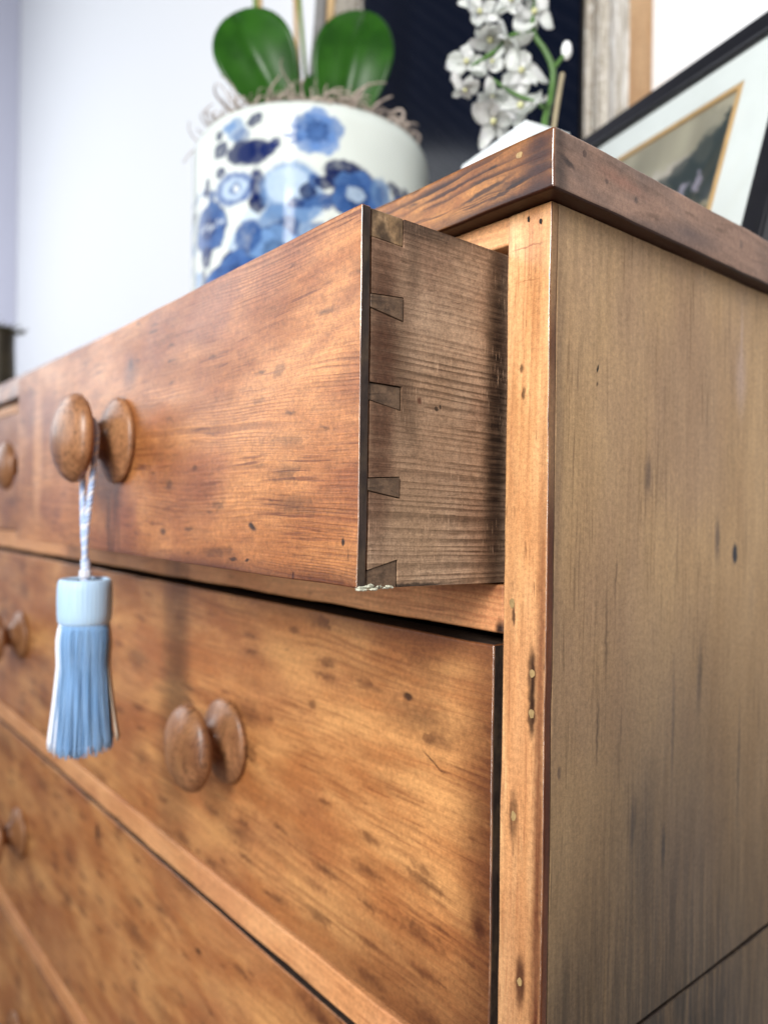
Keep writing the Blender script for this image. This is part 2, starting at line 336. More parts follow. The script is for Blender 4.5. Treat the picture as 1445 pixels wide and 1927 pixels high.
m_side = wood('olive_pine_side', 'zyx', (0.72, 0.49, 0.235), (0.60, 0.395, 0.185), (0.22, 0.135, 0.06), center=(0.25, 0.30), freq=170, ring=0.16,
    warp=0.006, wscale=(3, 16), blotch=0.45, blotchcol=(0.42, 0.27, 0.17), bscale=(5, 16), fibre=0.26, fine=0.8,
    dash=[(26, 300, 0.40, 0.06, 0.45), (95, 420, 0.32, 0.05, 0.8), (11, 90, 0.36, 0.10, 0.30)], stain=(0.12, 0.08, 0.055),
    marks=[(-0.1558, 0.1713, 0.0075, 0.0042, 0, 0.95, (0.035, 0.038, 0.045), 0.45), (-0.1473, 0.1503, 0.011, 0.0030, 0, 0.7, (0.10, 0.075, 0.06), 0.1), (-0.1148, 0.0789, 0.010, 0.0035, 0, 0.65, (0.12, 0.08, 0.055), 0.1),
           (-0.0675, 0.0356, 0.0024, 0.0008, 0.2, 1.0, BK, 0.7), (-0.0745, 0.0350, 0.0020, 0.0010, 0.5, 0.7, BR), (-0.2851, 0.0701, 0.013, 0.0028, 0.04, 0.65, SL, 0.1), (-0.3046, 0.0985, 0.011, 0.0017, 0, 0.85, SL, 0.1),
           (-0.277, 0.1797, 0.034, 0.0010, 0.03, 0.65, SL, 0.1), (-0.2346, 0.0393, 0.016, 0.0008, 0.05, 0.55, BR, 0.1), (-0.2222, 0.133, 0.018, 0.0026, 0.04, 0.5, SL, 0.1), (-0.2476, 0.0114, 0.004, 0.002, 0, 0.6),
           (-0.4072, 0.1681, 0.006, 0.0016, 0, 0.8, SL, 0.2), (-0.0558, 0.176, 0.018, 0.006, 0, 0.5, (0.55, 0.42, 0.33), 0.0), (-0.031, 0.176, 0.018, 0.0015, 0, 0.5, (0.55, 0.42, 0.33), 0.0),  # the two pale marks paint a glossy highlight on the panel
           (-0.295, 0.080, 0.032, 0.008, 0.05, 0.42, (0.10, 0.074, 0.056), 0.0), (-0.36, 0.02, 0.035, 0.012, 0, 0.5, (0.11, 0.085, 0.06), 0.0),
           (-0.46, 0.10, 0.22, 0.24, 0, 0.97, (0.030, 0.022, 0.014), 0.0), (-0.30, 0.10, 0.10, 0.06, 0, 0.35, (0.10, 0.08, 0.06), 0.0), (-0.10, 0.006, 0.12, 0.005, 0, 0.45, (0.15, 0.10, 0.06), 0.0), (-0.243, 0.106, 0.035, 0.0012, 0, 0.45, SL, 0.0),  # first mark paints the shade low on the panel into the wood
           (-0.19, 0.045, 0.020, 0.0010, 0, 0.5, BR, 0.0), (-0.165, 0.052, 0.012, 0.0008, 0.05, 0.45, BR, 0.0)],
    rough=0.5, bumpk=0.25, spec=0.2, gam=1.15, gain=1.08, tint=(0.97, 0.97, 1.14), speck=0.2)
m_slabf = wood('pine_top_edge', 'xzy', (0.60, 0.275, 0.066), (0.34, 0.125, 0.030), (0.045, 0.012, 0.005), center=(0.045, 0.045), freq=300, ring=1.0, lines=0.8,
    warp=0.009, wscale=(12, 45), blotch=0.6, blotchcol=(0.14, 0.045, 0.014), bscale=(20, 60), fibre=0.3, dash=[(45, 200, 0.42, 0.3, 0.7)], off=0.23,
    marks=[(0.001, 0.013, 0.009, 0.02, 0, 0.85, (0.05, 0.016, 0.008), 0.1), (-0.03, 0.010, 0.022, 0.0016, 0.12, 0.8, (0.03, 0.010, 0.005)), (-0.016, 0.0065, 0.016, 0.0014, 0.15, 0.85, (0.03, 0.010, 0.005)), (-0.055, 0.017, 0.02, 0.0013, 0.08, 0.7, (0.05, 0.015, 0.006)), (-0.02, 0.000, 0.06, 0.005, 0, 0.9, (0.04, 0.012, 0.006), 0.0), (-0.025, 0.019, 0.004, 0.001, 0.1, 0.8, BR)], rough=0.33, bumpk=0.4, coat=0.3)
m_slabs = wood('brown_top_end', 'yzx', (0.44, 0.275, 0.195), (0.34, 0.215, 0.155), (0.085, 0.042, 0.030), center=(-0.25, 0.35), freq=260, ring=0.22,
    warp=0.010, wscale=(9, 40), blotch=0.7, blotchcol=(0.20, 0.145, 0.12), bscale=(16, 50), fibre=0.2, dash=[(30, 130, 0.42, 0.18, 0.4)],
    marks=[(-0.006, 0.013, 0.004, 0.02, 0, 0.7, (0.06, 0.04, 0.032), 0.1), (0.0, 0.0125, 0.007, 0.002, -0.3, 0.85, (0.03, 0.022, 0.022), 0.2), (-0.004, 0.006, 0.005, 0.008, 0, 0.55, (0.05, 0.038, 0.034), 0.0),
           (0.0112, 0.0199, 0.0017, 0.0019, 0, 0.8, (0.08, 0.05, 0.04), 0.6), (0.0509, 0.0107, 0.0018, 0.0018, 0, 0.75, (0.07, 0.05, 0.045), 0.6), (0.1552, 0.0153, 0.003, 0.003, 0, 0.5, (0.10, 0.07, 0.06), 0.5), (0.0271, 0.0131, 0.0018, 0.0014, 0, 0.6, (0.07, 0.05, 0.045), 0.4),
           (0.10, 0.006, 0.03, 0.006, 0.1, 0.6, (0.11, 0.085, 0.085), 0.0), (0.06, 0.0015, 0.02, 0.003, 0, 0.5, (0.08, 0.06, 0.055), 0.0), (0.04, 0.016, 0.02, 0.003, -0.05, 0.4, (0.33, 0.15, 0.10), 0.0)],
    rough=0.5, bumpk=0.3, spec=0.2, gam=1.1, gain=1.18, tint=(1.0, 1.0, 1.02))
g = G('worn_waxed_edge', 0.30, 0.8); P_ = g.pos(); nz = g.noise(P_, 45, 3, 0.6)
g.b.inputs['Coat Weight'].default_value = 1.0; g.b.inputs['Coat Roughness'].default_value = 0.12; g.b.inputs['Coat IOR'].default_value = 1.9
m_wax = g.out(g.mix(g.sm(nz.outputs[0], 0.42, 0.58), (0.30, 0.15, 0.08), (0.12, 0.045, 0.02)), g.lin(nz.outputs[0], 0.35, 0.65, 0.18, 0.42))
m_under = wood('shaded_underside', 'yxz', spec=0.15, gam=1.0, light=(0.050, 0.016, 0.007), mid=(0.032, 0.010, 0.005), dark=(0.02, 0.008, 0.005), freq=200, ring=0.4, rough=0.4)  # shade below the overhang is put into this wood colour
m_dside = wood('raw_pine_drawer_side', 'yzx', (0.54, 0.385, 0.265), (0.40, 0.265, 0.170), (0.085, 0.045, 0.026), center=(-0.60, 0.10), freq=330, ring=0.75, ringmin=0.45, lines=0.5,
    warp=0.0030, wscale=(6, 22), blotch=0.75, blotchcol=(0.30, 0.185, 0.125), bscale=(24, 26), fibre=0.30,
    dash=[(70, 420, 0.4, 0.12, 0.6)], scratches=0.5,
    marks=[(-0.003, -0.09, 0.0075, 0.11, 0, 0.92, (0.025, 0.015, 0.011), 0.15), (-0.066, -0.066, 0.013, 0.032, 0.1, 0.75, (0.075, 0.036, 0.018), 0.1), (-0.069, -0.09, 0.0105, 0.085, 0, 0.8, (0.095, 0.045, 0.026), 0.25),
           (-0.050, -0.017, 0.035, 0.006, 0.05, 0.7, (0.04, 0.026, 0.018), 0.0), (-0.0395, -0.0908, 0.0016, 0.0011, 0, 1.0, BK, 0.6), (-0.0370, -0.0896, 0.0007, 0.0010, 0, 1.0, BK, 0.6), (-0.0490, -0.0880, 0.0018, 0.0024, 0.4, 0.8, (0.10, 0.03, 0.015), 0.2),
           (-0.05, -0.148, 0.020, 0.022, 0, 0.55, (0.36, 0.25, 0.16), 0.0), (-0.040, -0.11, 0.022, 0.02, 0, 0.35, (0.34, 0.22, 0.14), 0.0), (-0.053, -0.030, 0.004, 0.02, 0, 0.5, (0.08, 0.05, 0.035), 0.0),
           (-0.055, -0.094, 0.006, 0.016, 0.2, 0.5, (0.05, 0.026, 0.015), 0.0), (-0.053, -0.1645, 0.03, 0.0016, 0, 0.9, BK, 0.3)],
    rough=0.6, bumpk=0.7, spec=0.22, gam=1.15, gain=1.10, tint=(1.0, 0.99, 1.0), speck=0.3)
m_pin = wood('dark_end_grain', 'xyz', (0.17, 0.108, 0.068), (0.09, 0.056, 0.036), (0.018, 0.011, 0.008), center=(-0.05, -0.30), freq=420, ring=0.6,
    warp=0.004, wscale=(30, 60), blotchcol=(0.13, 0.085, 0.05), blotch=0.5, bscale=(120, 160), fibre=0.3, rough=0.5, bumpk=0.7, gam=1.1, gain=1.0, tint=(1, 1, 1), marks=((-0.0285, -0.0535, 0.01, 0.0016, 0.0, 0.5, (0.02, 0.013, 0.009)),))
m_patch = wood('pale_end_grain', 'zyx', (0.40, 0.28, 0.17), (0.27, 0.18, 0.10), (0.05, 0.03, 0.018), freq=420, ring=0.5, warp=0.004, wscale=(40, 60),
    blotchcol=(0.07, 0.045, 0.028), blotch=0.9, bscale=(90, 140), fibre=0.35, rough=0.55, bumpk=0.7, tint=(1, 1, 1), gain=1.1)
m_lap = wood('blackened_front_end', 'zyx', (0.050, 0.034, 0.027), (0.030, 0.021, 0.018), (0.010, 0.008, 0.007), freq=420, ring=0.5, warp=0.004, wscale=(40, 60),
    blotchcol=(0.085, 0.058, 0.036), blotch=0.6, bscale=(90, 160), fibre=0.35, rough=0.5, bumpk=0.6, gam=1.0, spec=0.2)
m_knob = wood('turned_knob_wood', 'zxy', (0.42, 0.205, 0.082), (0.25, 0.108, 0.040), (0.07, 0.025, 0.010), center=(-0.3, 0.0), freq=500, ring=0.35,
    warp=0.006, wscale=(10, 60), blotch=0.7, blotchcol=(0.40, 0.20, 0.075), bscale=(26, 50), fibre=0.35, dash=[(160, 700, 0.45, 0.4, 0.7), (60, 200, 0.45, 0.3, 0.5)], rough=0.38, bumpk=0.35, coat=0.28)
m_plug = plain('filler_plug', (0.34, 0.225, 0.095), 0.5, var=0.3, nscale=400)
m_hole = plain('black_hole', (0.006, 0.004, 0.003), 0.8)
m_dark = plain('dark_interior', (0.012, 0.008, 0.006), 0.9)  # near black, so the gaps between boards look unlit
m_resid = plain('crumbled_white_filler', (0.58, 0.58, 0.46), 0.7, nscale=500, var=0.35, bumpk=0.8, bscale=1500)

# ------------------------------------------------------------------ room
def plane_box(name, b, mat, label=None):
    o = board(name, b, mat, None, bev=0, step=0, jit=0); o['kind'] = 'structure'
    if label: o['label'] = label
    return o
g = G('wall_paint', 0.7, 0.3); P_ = g.pos(); nz = g.noise(P_, 1.6, 2); nf = g.noise(P_, 260, 2)
m_wall = g.out(g.mix(nz.outputs[0], (0.86, 0.875, 0.89), (0.89, 0.90, 0.915)), None, g.bump(nf.outputs[0], 0.08, 0.0006))
m_wall2 = plain('side_wall_paint', (0.72, 0.73, 0.86), 0.7, nscale=2, var=0.02)
m_floor = wood('floor_boards', 'xyz', (0.20, 0.11, 0.06), (0.14, 0.075, 0.04), (0.06, 0.03, 0.016), freq=60, ring=0.4, rough=0.4)
plane_box('wall', (-2.9, 2.2, 0.5, 0.6, -0.95, 3.2), m_wall)
plane_box('side_wall', (-3.0, -2.87, -3.2, 0.497, -0.95, 3.2), m_wall2)
plane_box('floor', (-3.2, 2.4, -3.4, 0.6, -1.05, -0.952), m_floor)

# ------------------------------------------------------------------ chest of drawers
W = 1.08
chest = empty('chest_of_drawers', (-W / 2, 0.24, -0.95), 'antique waxed pine chest of drawers with its top right drawer pulled out', 'chest of drawers')
YB = 0.475
# top board with mitred edging: body, front edge, right end
def faces_by_normal(o, rules, default=0):
    me = o.data
    for p in me.polygons:
        p.material_index = default
        for test, idx in rules:
            if test(p.normal): p.material_index = idx; break
o = board('top_board', (-W - 0.008, 0.0082, -0.0096, YB, 0.0, 0.0258), [m_slabf, m_slabs, m_under], chest, bev=0.0016, step=0.012, jit=0.00045, seed=1)
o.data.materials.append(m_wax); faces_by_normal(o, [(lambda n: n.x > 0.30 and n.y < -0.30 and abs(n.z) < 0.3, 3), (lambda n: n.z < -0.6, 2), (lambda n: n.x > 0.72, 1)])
o['label'] = 'thick top board with worn mitred corner'
# side: two boards with an open joint
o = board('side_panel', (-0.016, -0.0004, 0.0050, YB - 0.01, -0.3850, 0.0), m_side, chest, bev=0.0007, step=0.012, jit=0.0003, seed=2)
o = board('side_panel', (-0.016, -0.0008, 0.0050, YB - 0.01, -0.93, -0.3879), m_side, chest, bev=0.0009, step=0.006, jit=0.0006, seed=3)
for ob in chest.children:
    if ob.name.startswith('side_panel'):
        ob.data.materials.append(m_lap); faces_by_normal(ob, [(lambda n: abs(n.z) > 0.55, 1)])  # joint edges near black: the gap's shade is in their colour
board('side_gap_shade', (-0.0185, -0.0163, 0.032, YB - 0.02, -0.93, -0.02), m_dark, chest, bev=0, step=0, jit=0)  # added dark strip, paints the shade behind the open joint
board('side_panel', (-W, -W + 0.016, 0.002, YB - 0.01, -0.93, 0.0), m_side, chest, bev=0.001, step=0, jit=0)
board('back_panel', (-W + 0.017, -0.017, YB - 0.016, YB - 0.008, -0.93, -0.001), m_dark, chest, bev=0, step=0, jit=0)
# corner posts
o = board('corner_post', (-0.0242, 0.0, 0.0, 0.0048, -0.93, -0.0003), [m_post, m_postside], chest, bev=0.0010, step=0.006, jit=0.00040, seed=4)
o.data.materials.append(m_wax); faces_by_normal(o, [(lambda n: n.x > 0.30 and n.y < -0.30 and abs(n.z) < 0.3, 2), (lambda n: n.x > 0.80, 1)])
o = board('corner_post', (-W, -W + 0.0242, 0.0, 0.0048, -0.93, -0.0003), m_post, chest, bev=0.0012, step=0, jit=0)
board('post_gap_shade', (-0.0230, -0.0165, 0.0052, 0.030, -0.93, -0.001), m_dark, chest, bev=0, step=0, jit=0)  # added dark block, paints the shade behind the post gap
# rails between the drawers
for (z0, z1, sd) in ((-0.0134, -0.0003, 5), (-0.1890, -0.1672, 6), (-0.4190, -0.3990, 7), (-0.6645, -0.6450, 8), (-0.8850, -0.8660, 9)):
    board('rail', (-W + 0.0243, -0.0243, 0.0003 if z1 > -0.3 else -0.0012, 0.035, z0, z1), m_rail, chest, bev=0.0012, step=0.014, jit=0.0007, seed=sd)
board('plinth', (-W + 0.0243, -0.0243, 0.001, 0.02, -0.93, -0.8855), m_rail, chest, bev=0.001, step=0, jit=0)
board('divider', (-0.607, -0.583, 0.0003, 0.035, -0.1671, -0.0135), m_post, chest, bev=0.001, step=0.02, jit=0.0004)
# plugs and nail holes on the post and the top
def disc(name, c, axis, ra, rb, mat, parent, h=0.0005, seed=0, dome=0.4):
    bm = bmesh.new(); rnd = random.Random(seed); n = 14; ring = []
    def at(u, v, d):
        if axis == '-y': return (c[0] + u, c[1] - d, c[2] + v)
        return (c[0] + d, c[1] + u, c[2] + v)
    base = []; top = []
    for k in range(n):
        a = 2 * pi * k / n; q = 1 + rnd.uniform(-0.14, 0.14)
        base.append(bm.verts.new(at(ra * q * cos(a), rb * q * sin(a), -0.0006))); top.append(bm.verts.new(at(ra * q * 0.93 * cos(a), rb * q * 0.93 * sin(a), h)))
    cv = bm.verts.new(at(0, 0, h * (1 + dome)))
    for k in range(n):
        k2 = (k + 1) % n; bm.faces.new((base[k], base[k2], top[k2], top[k])); bm.faces.new((top[k], top[k2], cv))
    bmesh.ops.recalc_face_normals(bm, faces=bm.faces)
    return mesh_obj(name, bm, mat, parent, smooth=False)
for i, (x, z, ra, rb) in enumerate(((-0.0070, -0.2037, 0.0015, 0.0019), (-0.0070, -0.2212, 0.0016, 0.0021), (-0.0163, -0.2685, 0.0015, 0.0026), (-0.0116, -0.3400, 0.0014, 0.0018), (-0.0187, -0.1744, 0.0016, 0.0026))):
    disc('filler_plug', (x, 0.0, z), '-y', ra, rb, m_plug, chest, h=0.00025, seed=i)
for i, (x, z, ra, rb) in enumerate(((-0.0125, -0.0050, 0.0006, 0.0014), (-0.0058, -0.0078, 0.0008, 0.0012))):
    disc('worm_hole', (x, 0.0, z), '-y', ra, rb, m_hole, chest, h=0.0003, seed=9 + i, dome=0)
disc('filler_plug', (-0.0100, -0.0096, 0.0192), '-y', 0.0019, 0.0015, m_plug, chest, h=0.00035, seed=21)
disc('nail_head', (0.0112, 0.0, 0.0), 'x', 0.0001, 0.0001, m_hole, chest, seed=3) if False else None

# ---- drawers
DY, DP, XA, TP = 0.02462, -0.01616, -0.02686, 0.08
def Q(x, y, z): return (x + DY * y, y - DY * (x - XA), z + DP * y)
ZT, ZB = -0.0158, -0.1658
XL = XA - 0.5417
def knob_profile(R=0.0285):
    p = [(0.0, -0.001), (R * 0.86, -0.0008), (R * 0.97, 0.0006), (R, 0.0024), (R * 0.97, 0.0042), (R * 0.86, 0.0060), (R * 0.66, 0.0084), (R * 0.47, 0.0112), (R * 0.385, 0.0140),
         (R * 0.365, 0.0168), (R * 0.40, 0.0192), (R * 0.55, 0.0214), (R * 0.78, 0.0230), (R * 0.93, 0.0243), (R * 0.995, 0.0262), (R, 0.0280), (R * 0.965, 0.0302),
         (R * 0.88, 0.0328), (R * 0.74, 0.0352), (R * 0.56, 0.0372), (R * 0.36, 0.0385), (R * 0.16, 0.0392), (0.0, 0.0394)]
    p = [(a, h * 1.07) for a, h in p]; out = []
    for a, b in zip(p, p[1:]):
        for t in (0, 0.5): out.append((a[0] + (b[0] - a[0]) * t, a[1] + (b[1] - a[1]) * t))
    return out + [p[-1]]
knob_me = {}
def knob(x, y, z, parent, R=0.0285, sq=1.0):
    me = lathe_mesh('knob', knob_profile(R), '-y', (x, y, z), n=72)
    return mesh_obj('knob', me, m_knob, parent, smooth=True)
# the open drawer: front board > side board, lap, dovetails, inner boards, knob
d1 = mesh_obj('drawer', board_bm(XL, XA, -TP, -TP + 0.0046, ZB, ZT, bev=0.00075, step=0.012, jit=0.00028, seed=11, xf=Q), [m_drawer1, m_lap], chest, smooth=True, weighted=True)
d1['label'] = 'open top right drawer with dovetailed side'
d1.data.materials.append(m_wax); faces_by_normal(d1, [(lambda n: n.x > 0.30 and n.y < -0.30 and abs(n.z) < 0.3, 2), (lambda n: n.x > 0.85, 1)])
mesh_obj('front_core', board_bm(XL, XA - 0.0125, -TP + 0.0047, -TP + 0.0215, ZB, ZT, bev=0.0004, step=0, jit=0, xf=Q), [m_drawer1], d1, smooth=True, weighted=True)
YL = -TP + 0.0049      # back of the lap
pins = [([(YL, -0.0500), (YL, -0.0552), (-0.0585, -0.0578), (-0.0585, -0.0486)], m_pin),
        ([(YL, -0.0848), (YL, -0.0915), (-0.0588, -0.0940), (-0.0588, -0.0848)], m_pin),
        ([(YL, -0.1226), (YL, -0.1272), (-0.0592, -0.1296), (-0.0592, -0.1214)], m_pin),
        ([(YL, -0.1590), (YL, ZB), (-0.0597, ZB), (-0.0597, -0.1550)], m_pin),
        ([(YL, ZT - 0.0004), (YL, -0.0270), (-0.0588, -0.0275), (-0.0588, ZT - 0.0004)], m_patch)]
# side board with notches for the pins
gp = 0.00048
poly = [(0.33, ZB), (pins[3][0][2][0] + gp, ZB), (pins[3][0][3][0] + gp, pins[3][0][3][1] + gp), (YL + gp, pins[3][0][0][1] + gp)]
for k in (2, 1, 0):
    pp = pins[k][0]
    poly += [(YL + gp, pp[1][1] - gp), (pp[2][0] + gp, pp[2][1] - gp), (pp[3][0] + gp, pp[3][1] + gp), (YL + gp, pp[0][1] + gp)]
pp = pins[4][0]
poly += [(YL + gp, pp[1][1] - gp), (pp[2][0] + gp, pp[2][1] - gp), (pp[3][0] + gp, ZT - 0.0006), (0.33, ZT - 0.0006)]
bm = prism_bm(poly, XA - 0.012, XA - 0.0004)
for v in bm.verts:
    v.co += 0.00012 * noise.noise_vector(v.co * 300); v.co = Vector(Q(*v.co))
side = mesh_obj('side_board', bm, m_dside, d1)
for i, (pg, mt) in enumerate(pins):
    bm = prism_bm(pg, XA - 0.0115, XA - (0.0001, 0.0010, 0.0000, 0.0009, 0.0008)[i], bev=0.00018)
    for v in bm.verts: v.co = Vector(Q(*v.co))
    mesh_obj('dovetail', bm, mt, d1)
    d1_children = True
mesh_obj('side_board', board_bm(XL, XL + 0.012, -TP + 0.0217, 0.33, ZB + 0.001, ZT - 0.001, bev=0.0006, step=0, jit=0, xf=Q), m_dside, d1)
mesh_obj('back_board', board_bm(XL + 0.0122, XA - 0.0122, 0.318, 0.33, ZB + 0.002, ZT - 0.01, bev=0, step=0, jit=0, xf=Q), m_dside, d1)
mesh_obj('drawer_bottom', board_bm(XL + 0.0122, XA - 0.0122, -TP + 0.0217, 0.317, ZB + 0.004, ZB + 0.010, bev=0, step=0, jit=0, xf=Q), m_dside, d1)
kx = Q(-0.2910, -TP - 0.0002, -0.0903)
knob(kx[0] - 0.0006, kx[1], -0.0903, d1, 0.0285)
# crumbs of old white filler at the bottom corner, and the narrow chip of pale wood at the pin
rnd = random.Random(4); bm = bmesh.new()
for k in range(30):
    t = rnd.random() ** 1.2; y = -TP + 0.0016 + t * 0.016; z = ZB + 0.0002 + rnd.uniform(-0.0010, 0.0012) * (1 - 0.5 * t)
    r = rnd.uniform(0.0006, 0.0013) * (1.15 - 0.6 * t)
    mt = Matrix.Translation(Q(XA - 0.0006 + rnd.uniform(-0.0008, 0.0006), y, z)) @ Matrix.Diagonal((1, rnd.uniform(1.4, 2.6), rnd.uniform(0.35, 0.6), 1))
    s = bmesh.ops.create_icosphere(bm, subdivisions=2, radius=r, matrix=mt)
for v in bm.verts: v.co += 0.0006 * noise.noise_vector(v.co * 1100)
o = mesh_obj('filler_residue', bm, m_resid, d1, smooth=True); o['label'] = 'crumbly white filler along the bottom corner'; o['kind'] = 'stuff'

def shut_drawer(x0, x1, z0, z1, knobs, seed, mat=m_drawer2, proud=0.0006, R=0.0295):
    o = board('drawer', (x0, x1, -proud, 0.020, z0, z1), mat, chest, bev=0.0014, step=0.016, jit=0.0005, seed=seed)
    o.data.materials.append(m_lap); o.data.materials.append(m_wax); faces_by_normal(o, [(lambda n: n.x > 0.30 and n.y < -0.30 and abs(n.z) < 0.3, 2), (lambda n: abs(n.x) > 0.80 or n.z > 0.8, 1)])  # ends and tops near black: shade of the gaps put into colour
    for kx_, kz_ in knobs: knob(kx_, -proud - 0.0002, kz_, o, R)
    return o
shut_drawer(-W + 0.026, -0.610, -0.1655, -0.0150, [(-0.765, -0.0872)], 21, m_drawer1, R=0.0285)
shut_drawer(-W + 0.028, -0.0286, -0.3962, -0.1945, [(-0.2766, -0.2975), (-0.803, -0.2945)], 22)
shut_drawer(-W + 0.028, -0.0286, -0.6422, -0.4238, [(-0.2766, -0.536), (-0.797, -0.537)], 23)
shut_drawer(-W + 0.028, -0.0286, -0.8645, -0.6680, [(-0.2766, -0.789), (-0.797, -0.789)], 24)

# ------------------------------------------------------------------ tassel on the knob
TX, TY = -0.2908, -0.0960
tas = empty('key_tassel', (TX, TY, -0.288), 'light blue silky tassel hanging by a twisted cord from the open drawer knob', 'tassel')
def cloth(name, c1, c2, rough, band=0.0, sheen=0.5, bk=0.5):
    g = G(name, rough, 0.4); P = g.pos(); sep = g.n('ShaderNodeSeparateXYZ', {0: P})
    ang = g.ma('ARCTAN2', g.ma('SUBTRACT', sep.outputs[1], TY), g.ma('SUBTRACT', sep.outputs[0], TX))
    nz = g.noise(g.comb(g.ma('MULTIPLY', ang, 28.0), g.ma('MULTIPLY', sep.outputs[2], 30), 0.0), 1, 3)
    c = g.mix(g.sm(nz.outputs[0], 0.3, 0.7), c1, c2)
    wv = g.ma('SINE', g.ma('ADD', g.ma('MULTIPLY', sep.outputs[2], band), g.ma('MULTIPLY', ang, 40.0)))
    g.b.inputs['Sheen Weight'].default_value = sheen; g.b.inputs['Sheen Roughness'].default_value = 0.35
    g.b.inputs['Sheen Tint'].default_value = (0.8, 0.9, 1, 1)
    h = g.ma('ADD', nz.outputs[0], g.ma('MULTIPLY', wv, 0.5))
    return g.out(c, None, g.bump(h, bk, 0.0006))
m_head = cloth('satin_head', (0.38, 0.57, 0.80), (0.48, 0.67, 0.86), 0.45, band=0.0, sheen=0.6, bk=0.18)
m_fringe = cloth('fringe_thread', (0.15, 0.33, 0.62), (0.30, 0.50, 0.78), 0.5, band=6000.0, sheen=0.7)
g = G('cord_thread', 0.45, 0.5); wv = g.noise(g.pos(), 900, 1)
m_cordb = g.out(g.mix(g.sm(wv.outputs[0], 0.4, 0.6), (0.34, 0.48, 0.78), (0.50, 0.63, 0.86)))
m_cordw = plain('silver_cord_thread', (0.72, 0.74, 0.82), 0.4, nscale=900)
# head: hollow wrapped ring
H0, H1 = -0.2095, -0.1800
prof = [(0.0136, H1 - 0.012), (0.0138, H1 - 0.002), (0.0144, H1), (0.0152, H1 - 0.0004), (0.0162, H1 - 0.0022), (0.0167, H1 - 0.006), (0.0168, H1 - 0.014), (0.0166, H1 - 0.022), (0.0162, H0 + 0.003), (0.0152, H0 + 0.0008), (0.0135, H0)]
mesh_obj('head', lathe_mesh('head', prof, 'z', (TX, TY, 0), n=96), m_head, tas, smooth=True)
mesh_obj('hollow_shade_plug', lathe_mesh('shade_plug', [(0.0, H1 - 0.0010), (0.0139, H1 - 0.0014), (0.0135, H1 - 0.006), (0.0130, H0 - 0.004)], 'z', (TX, TY, 0), n=40), plain('hollow_shade', (0.008, 0.014, 0.03), 0.8), tas, smooth=True)  # near-black plug stands in for the shade inside the hollow head
# skirt of threads
rnd = random.Random(7); bm = bmesh.new()
NS = 330
for k in range(NS):
    layer = 0 if k < 210 else 1
    a = 2 * pi * k / (210 if layer == 0 else 120) + rnd.uniform(-0.02, 0.02)
    r0 = 0.0146 - 0.0022 * layer; r1 = (0.0196 + 0.0012 * sin(a * 3 + 1) + rnd.uniform(-0.0006, 0.0006)) - 0.004 * layer
    zl = -0.2872 + rnd.uniform(-0.0022, 0.0015) + 0.0015 * sin(a * 2)
    ph = rnd.uniform(0, 6); pts = []
    for s in range(15):
        t = s / 14; rr = r0 + (r1 - r0) * (0.35 * t + 0.65 * t ** 1.6) * 1.0 + 0.0018 * sin(pi * min(1, t * 3)) * (1 - t)
        aa = a + 0.035 * sin(ph + 3.0 * t) * t + 0.05 * sin(a * 5) * t
        pts.append((TX + rr * cos(aa), TY + rr * sin(aa), (H0 + 0.002) + (zl - H0 - 0.002) * t))
    if k % 23 == 0: pts[-1] = (pts[-1][0] + 0.001 * cos(a), pts[-1][1] + 0.001 * sin(a), pts[-1][2] + 0.001)
    am = (a - radians(-130) + pi) % (2 * pi) - pi; aw = (a - radians(62) + pi) % (2 * pi) - pi
    wisp = abs(aw) < 0.30 and layer == 0
    if wisp:
        pts = [(TX + (x - TX) * (1 + 0.18 * (i / 14) ** 2), TY + (y - TY) * (1 + 0.18 * (i / 14) ** 2), z + 0.004 * (i / 14) ** 2) for i, (x, y, z) in enumerate(pts)]
    nf = len(bm.faces); tube_bm(bm, pts, [0.00034 + 0.00006 * sin(i * 0.9 + ph) for i in range(15)], 6); bm.faces.ensure_lookup_table()
    for f in bm.faces[nf:]: f.material_index = 1 if abs(am) < 0.88 + 0.1 * sin(k) else (2 if wisp else 0)
fr = mesh_obj('fringe', bm, [m_fringe, plain('white_fringe_thread', (0.80, 0.83, 0.90), 0.5, nscale=900), plain('cream_fringe_thread', (0.60, 0.50, 0.40), 0.5, nscale=900)], tas, smooth=True)
mesh_obj('fringe_core', lathe_mesh('fcore', [(0.0125, H0 + 0.002), (0.0135, -0.235), (0.0150, -0.262), (0.0168, -0.283), (0.0, -0.282)], 'z', (TX, TY, 0), n=60), plain('inner_thread', (0.05, 0.13, 0.30), 0.9), tas, smooth=True)
mesh_obj('neck_binding', lathe_mesh('nb', [(0.0145, H0 + 0.001), (0.0156, H0 - 0.0004), (0.0150, H0 - 0.0018), (0.0140, H0 - 0.0022)], 'z', (TX, TY, 0), n=60), m_fringe, tas, smooth=True)
# twisted cord looped over the knob's neck
kyn = -0.0945; rn = 0.0122
def ply(path, off, r_off, turns, rad, mat_i, bm):
    n = len(path); pts = []; t0 = (path[1] - path[0]).normalized(); nrm = t0.orthogonal().normalized()
    for i in range(n):
        t = (path[min(i + 1, n - 1)] - path[max(i - 1, 0)]).normalized(); nrm = (nrm - t * nrm.dot(t)).normalized(); b = t.cross(nrm)
        a = off + turns * 2 * pi * i / n
        pts.append(path[i] + r_off * (nrm * cos(a) + b * sin(a)))
    nf = len(bm.faces); tube_bm(bm, pts, rad, 6)
    bm.faces.ensure_lookup_table()
    for f in bm.faces[nf:]: f.material_index = mat_i
kz = -0.0900
loop = [(TX + 0.0005, TY - 0.0006, -0.172), (TX + 0.0035, TY - 0.0010, -0.150), (TX + 0.0095, TY + 0.0006, -0.115)]
loop += [(TX + rn * cos(a), kyn, kz + rn * sin(a)) for a in (0.0, 0.5, 1.0, 1.57, 2.1, 2.6, 3.14)]
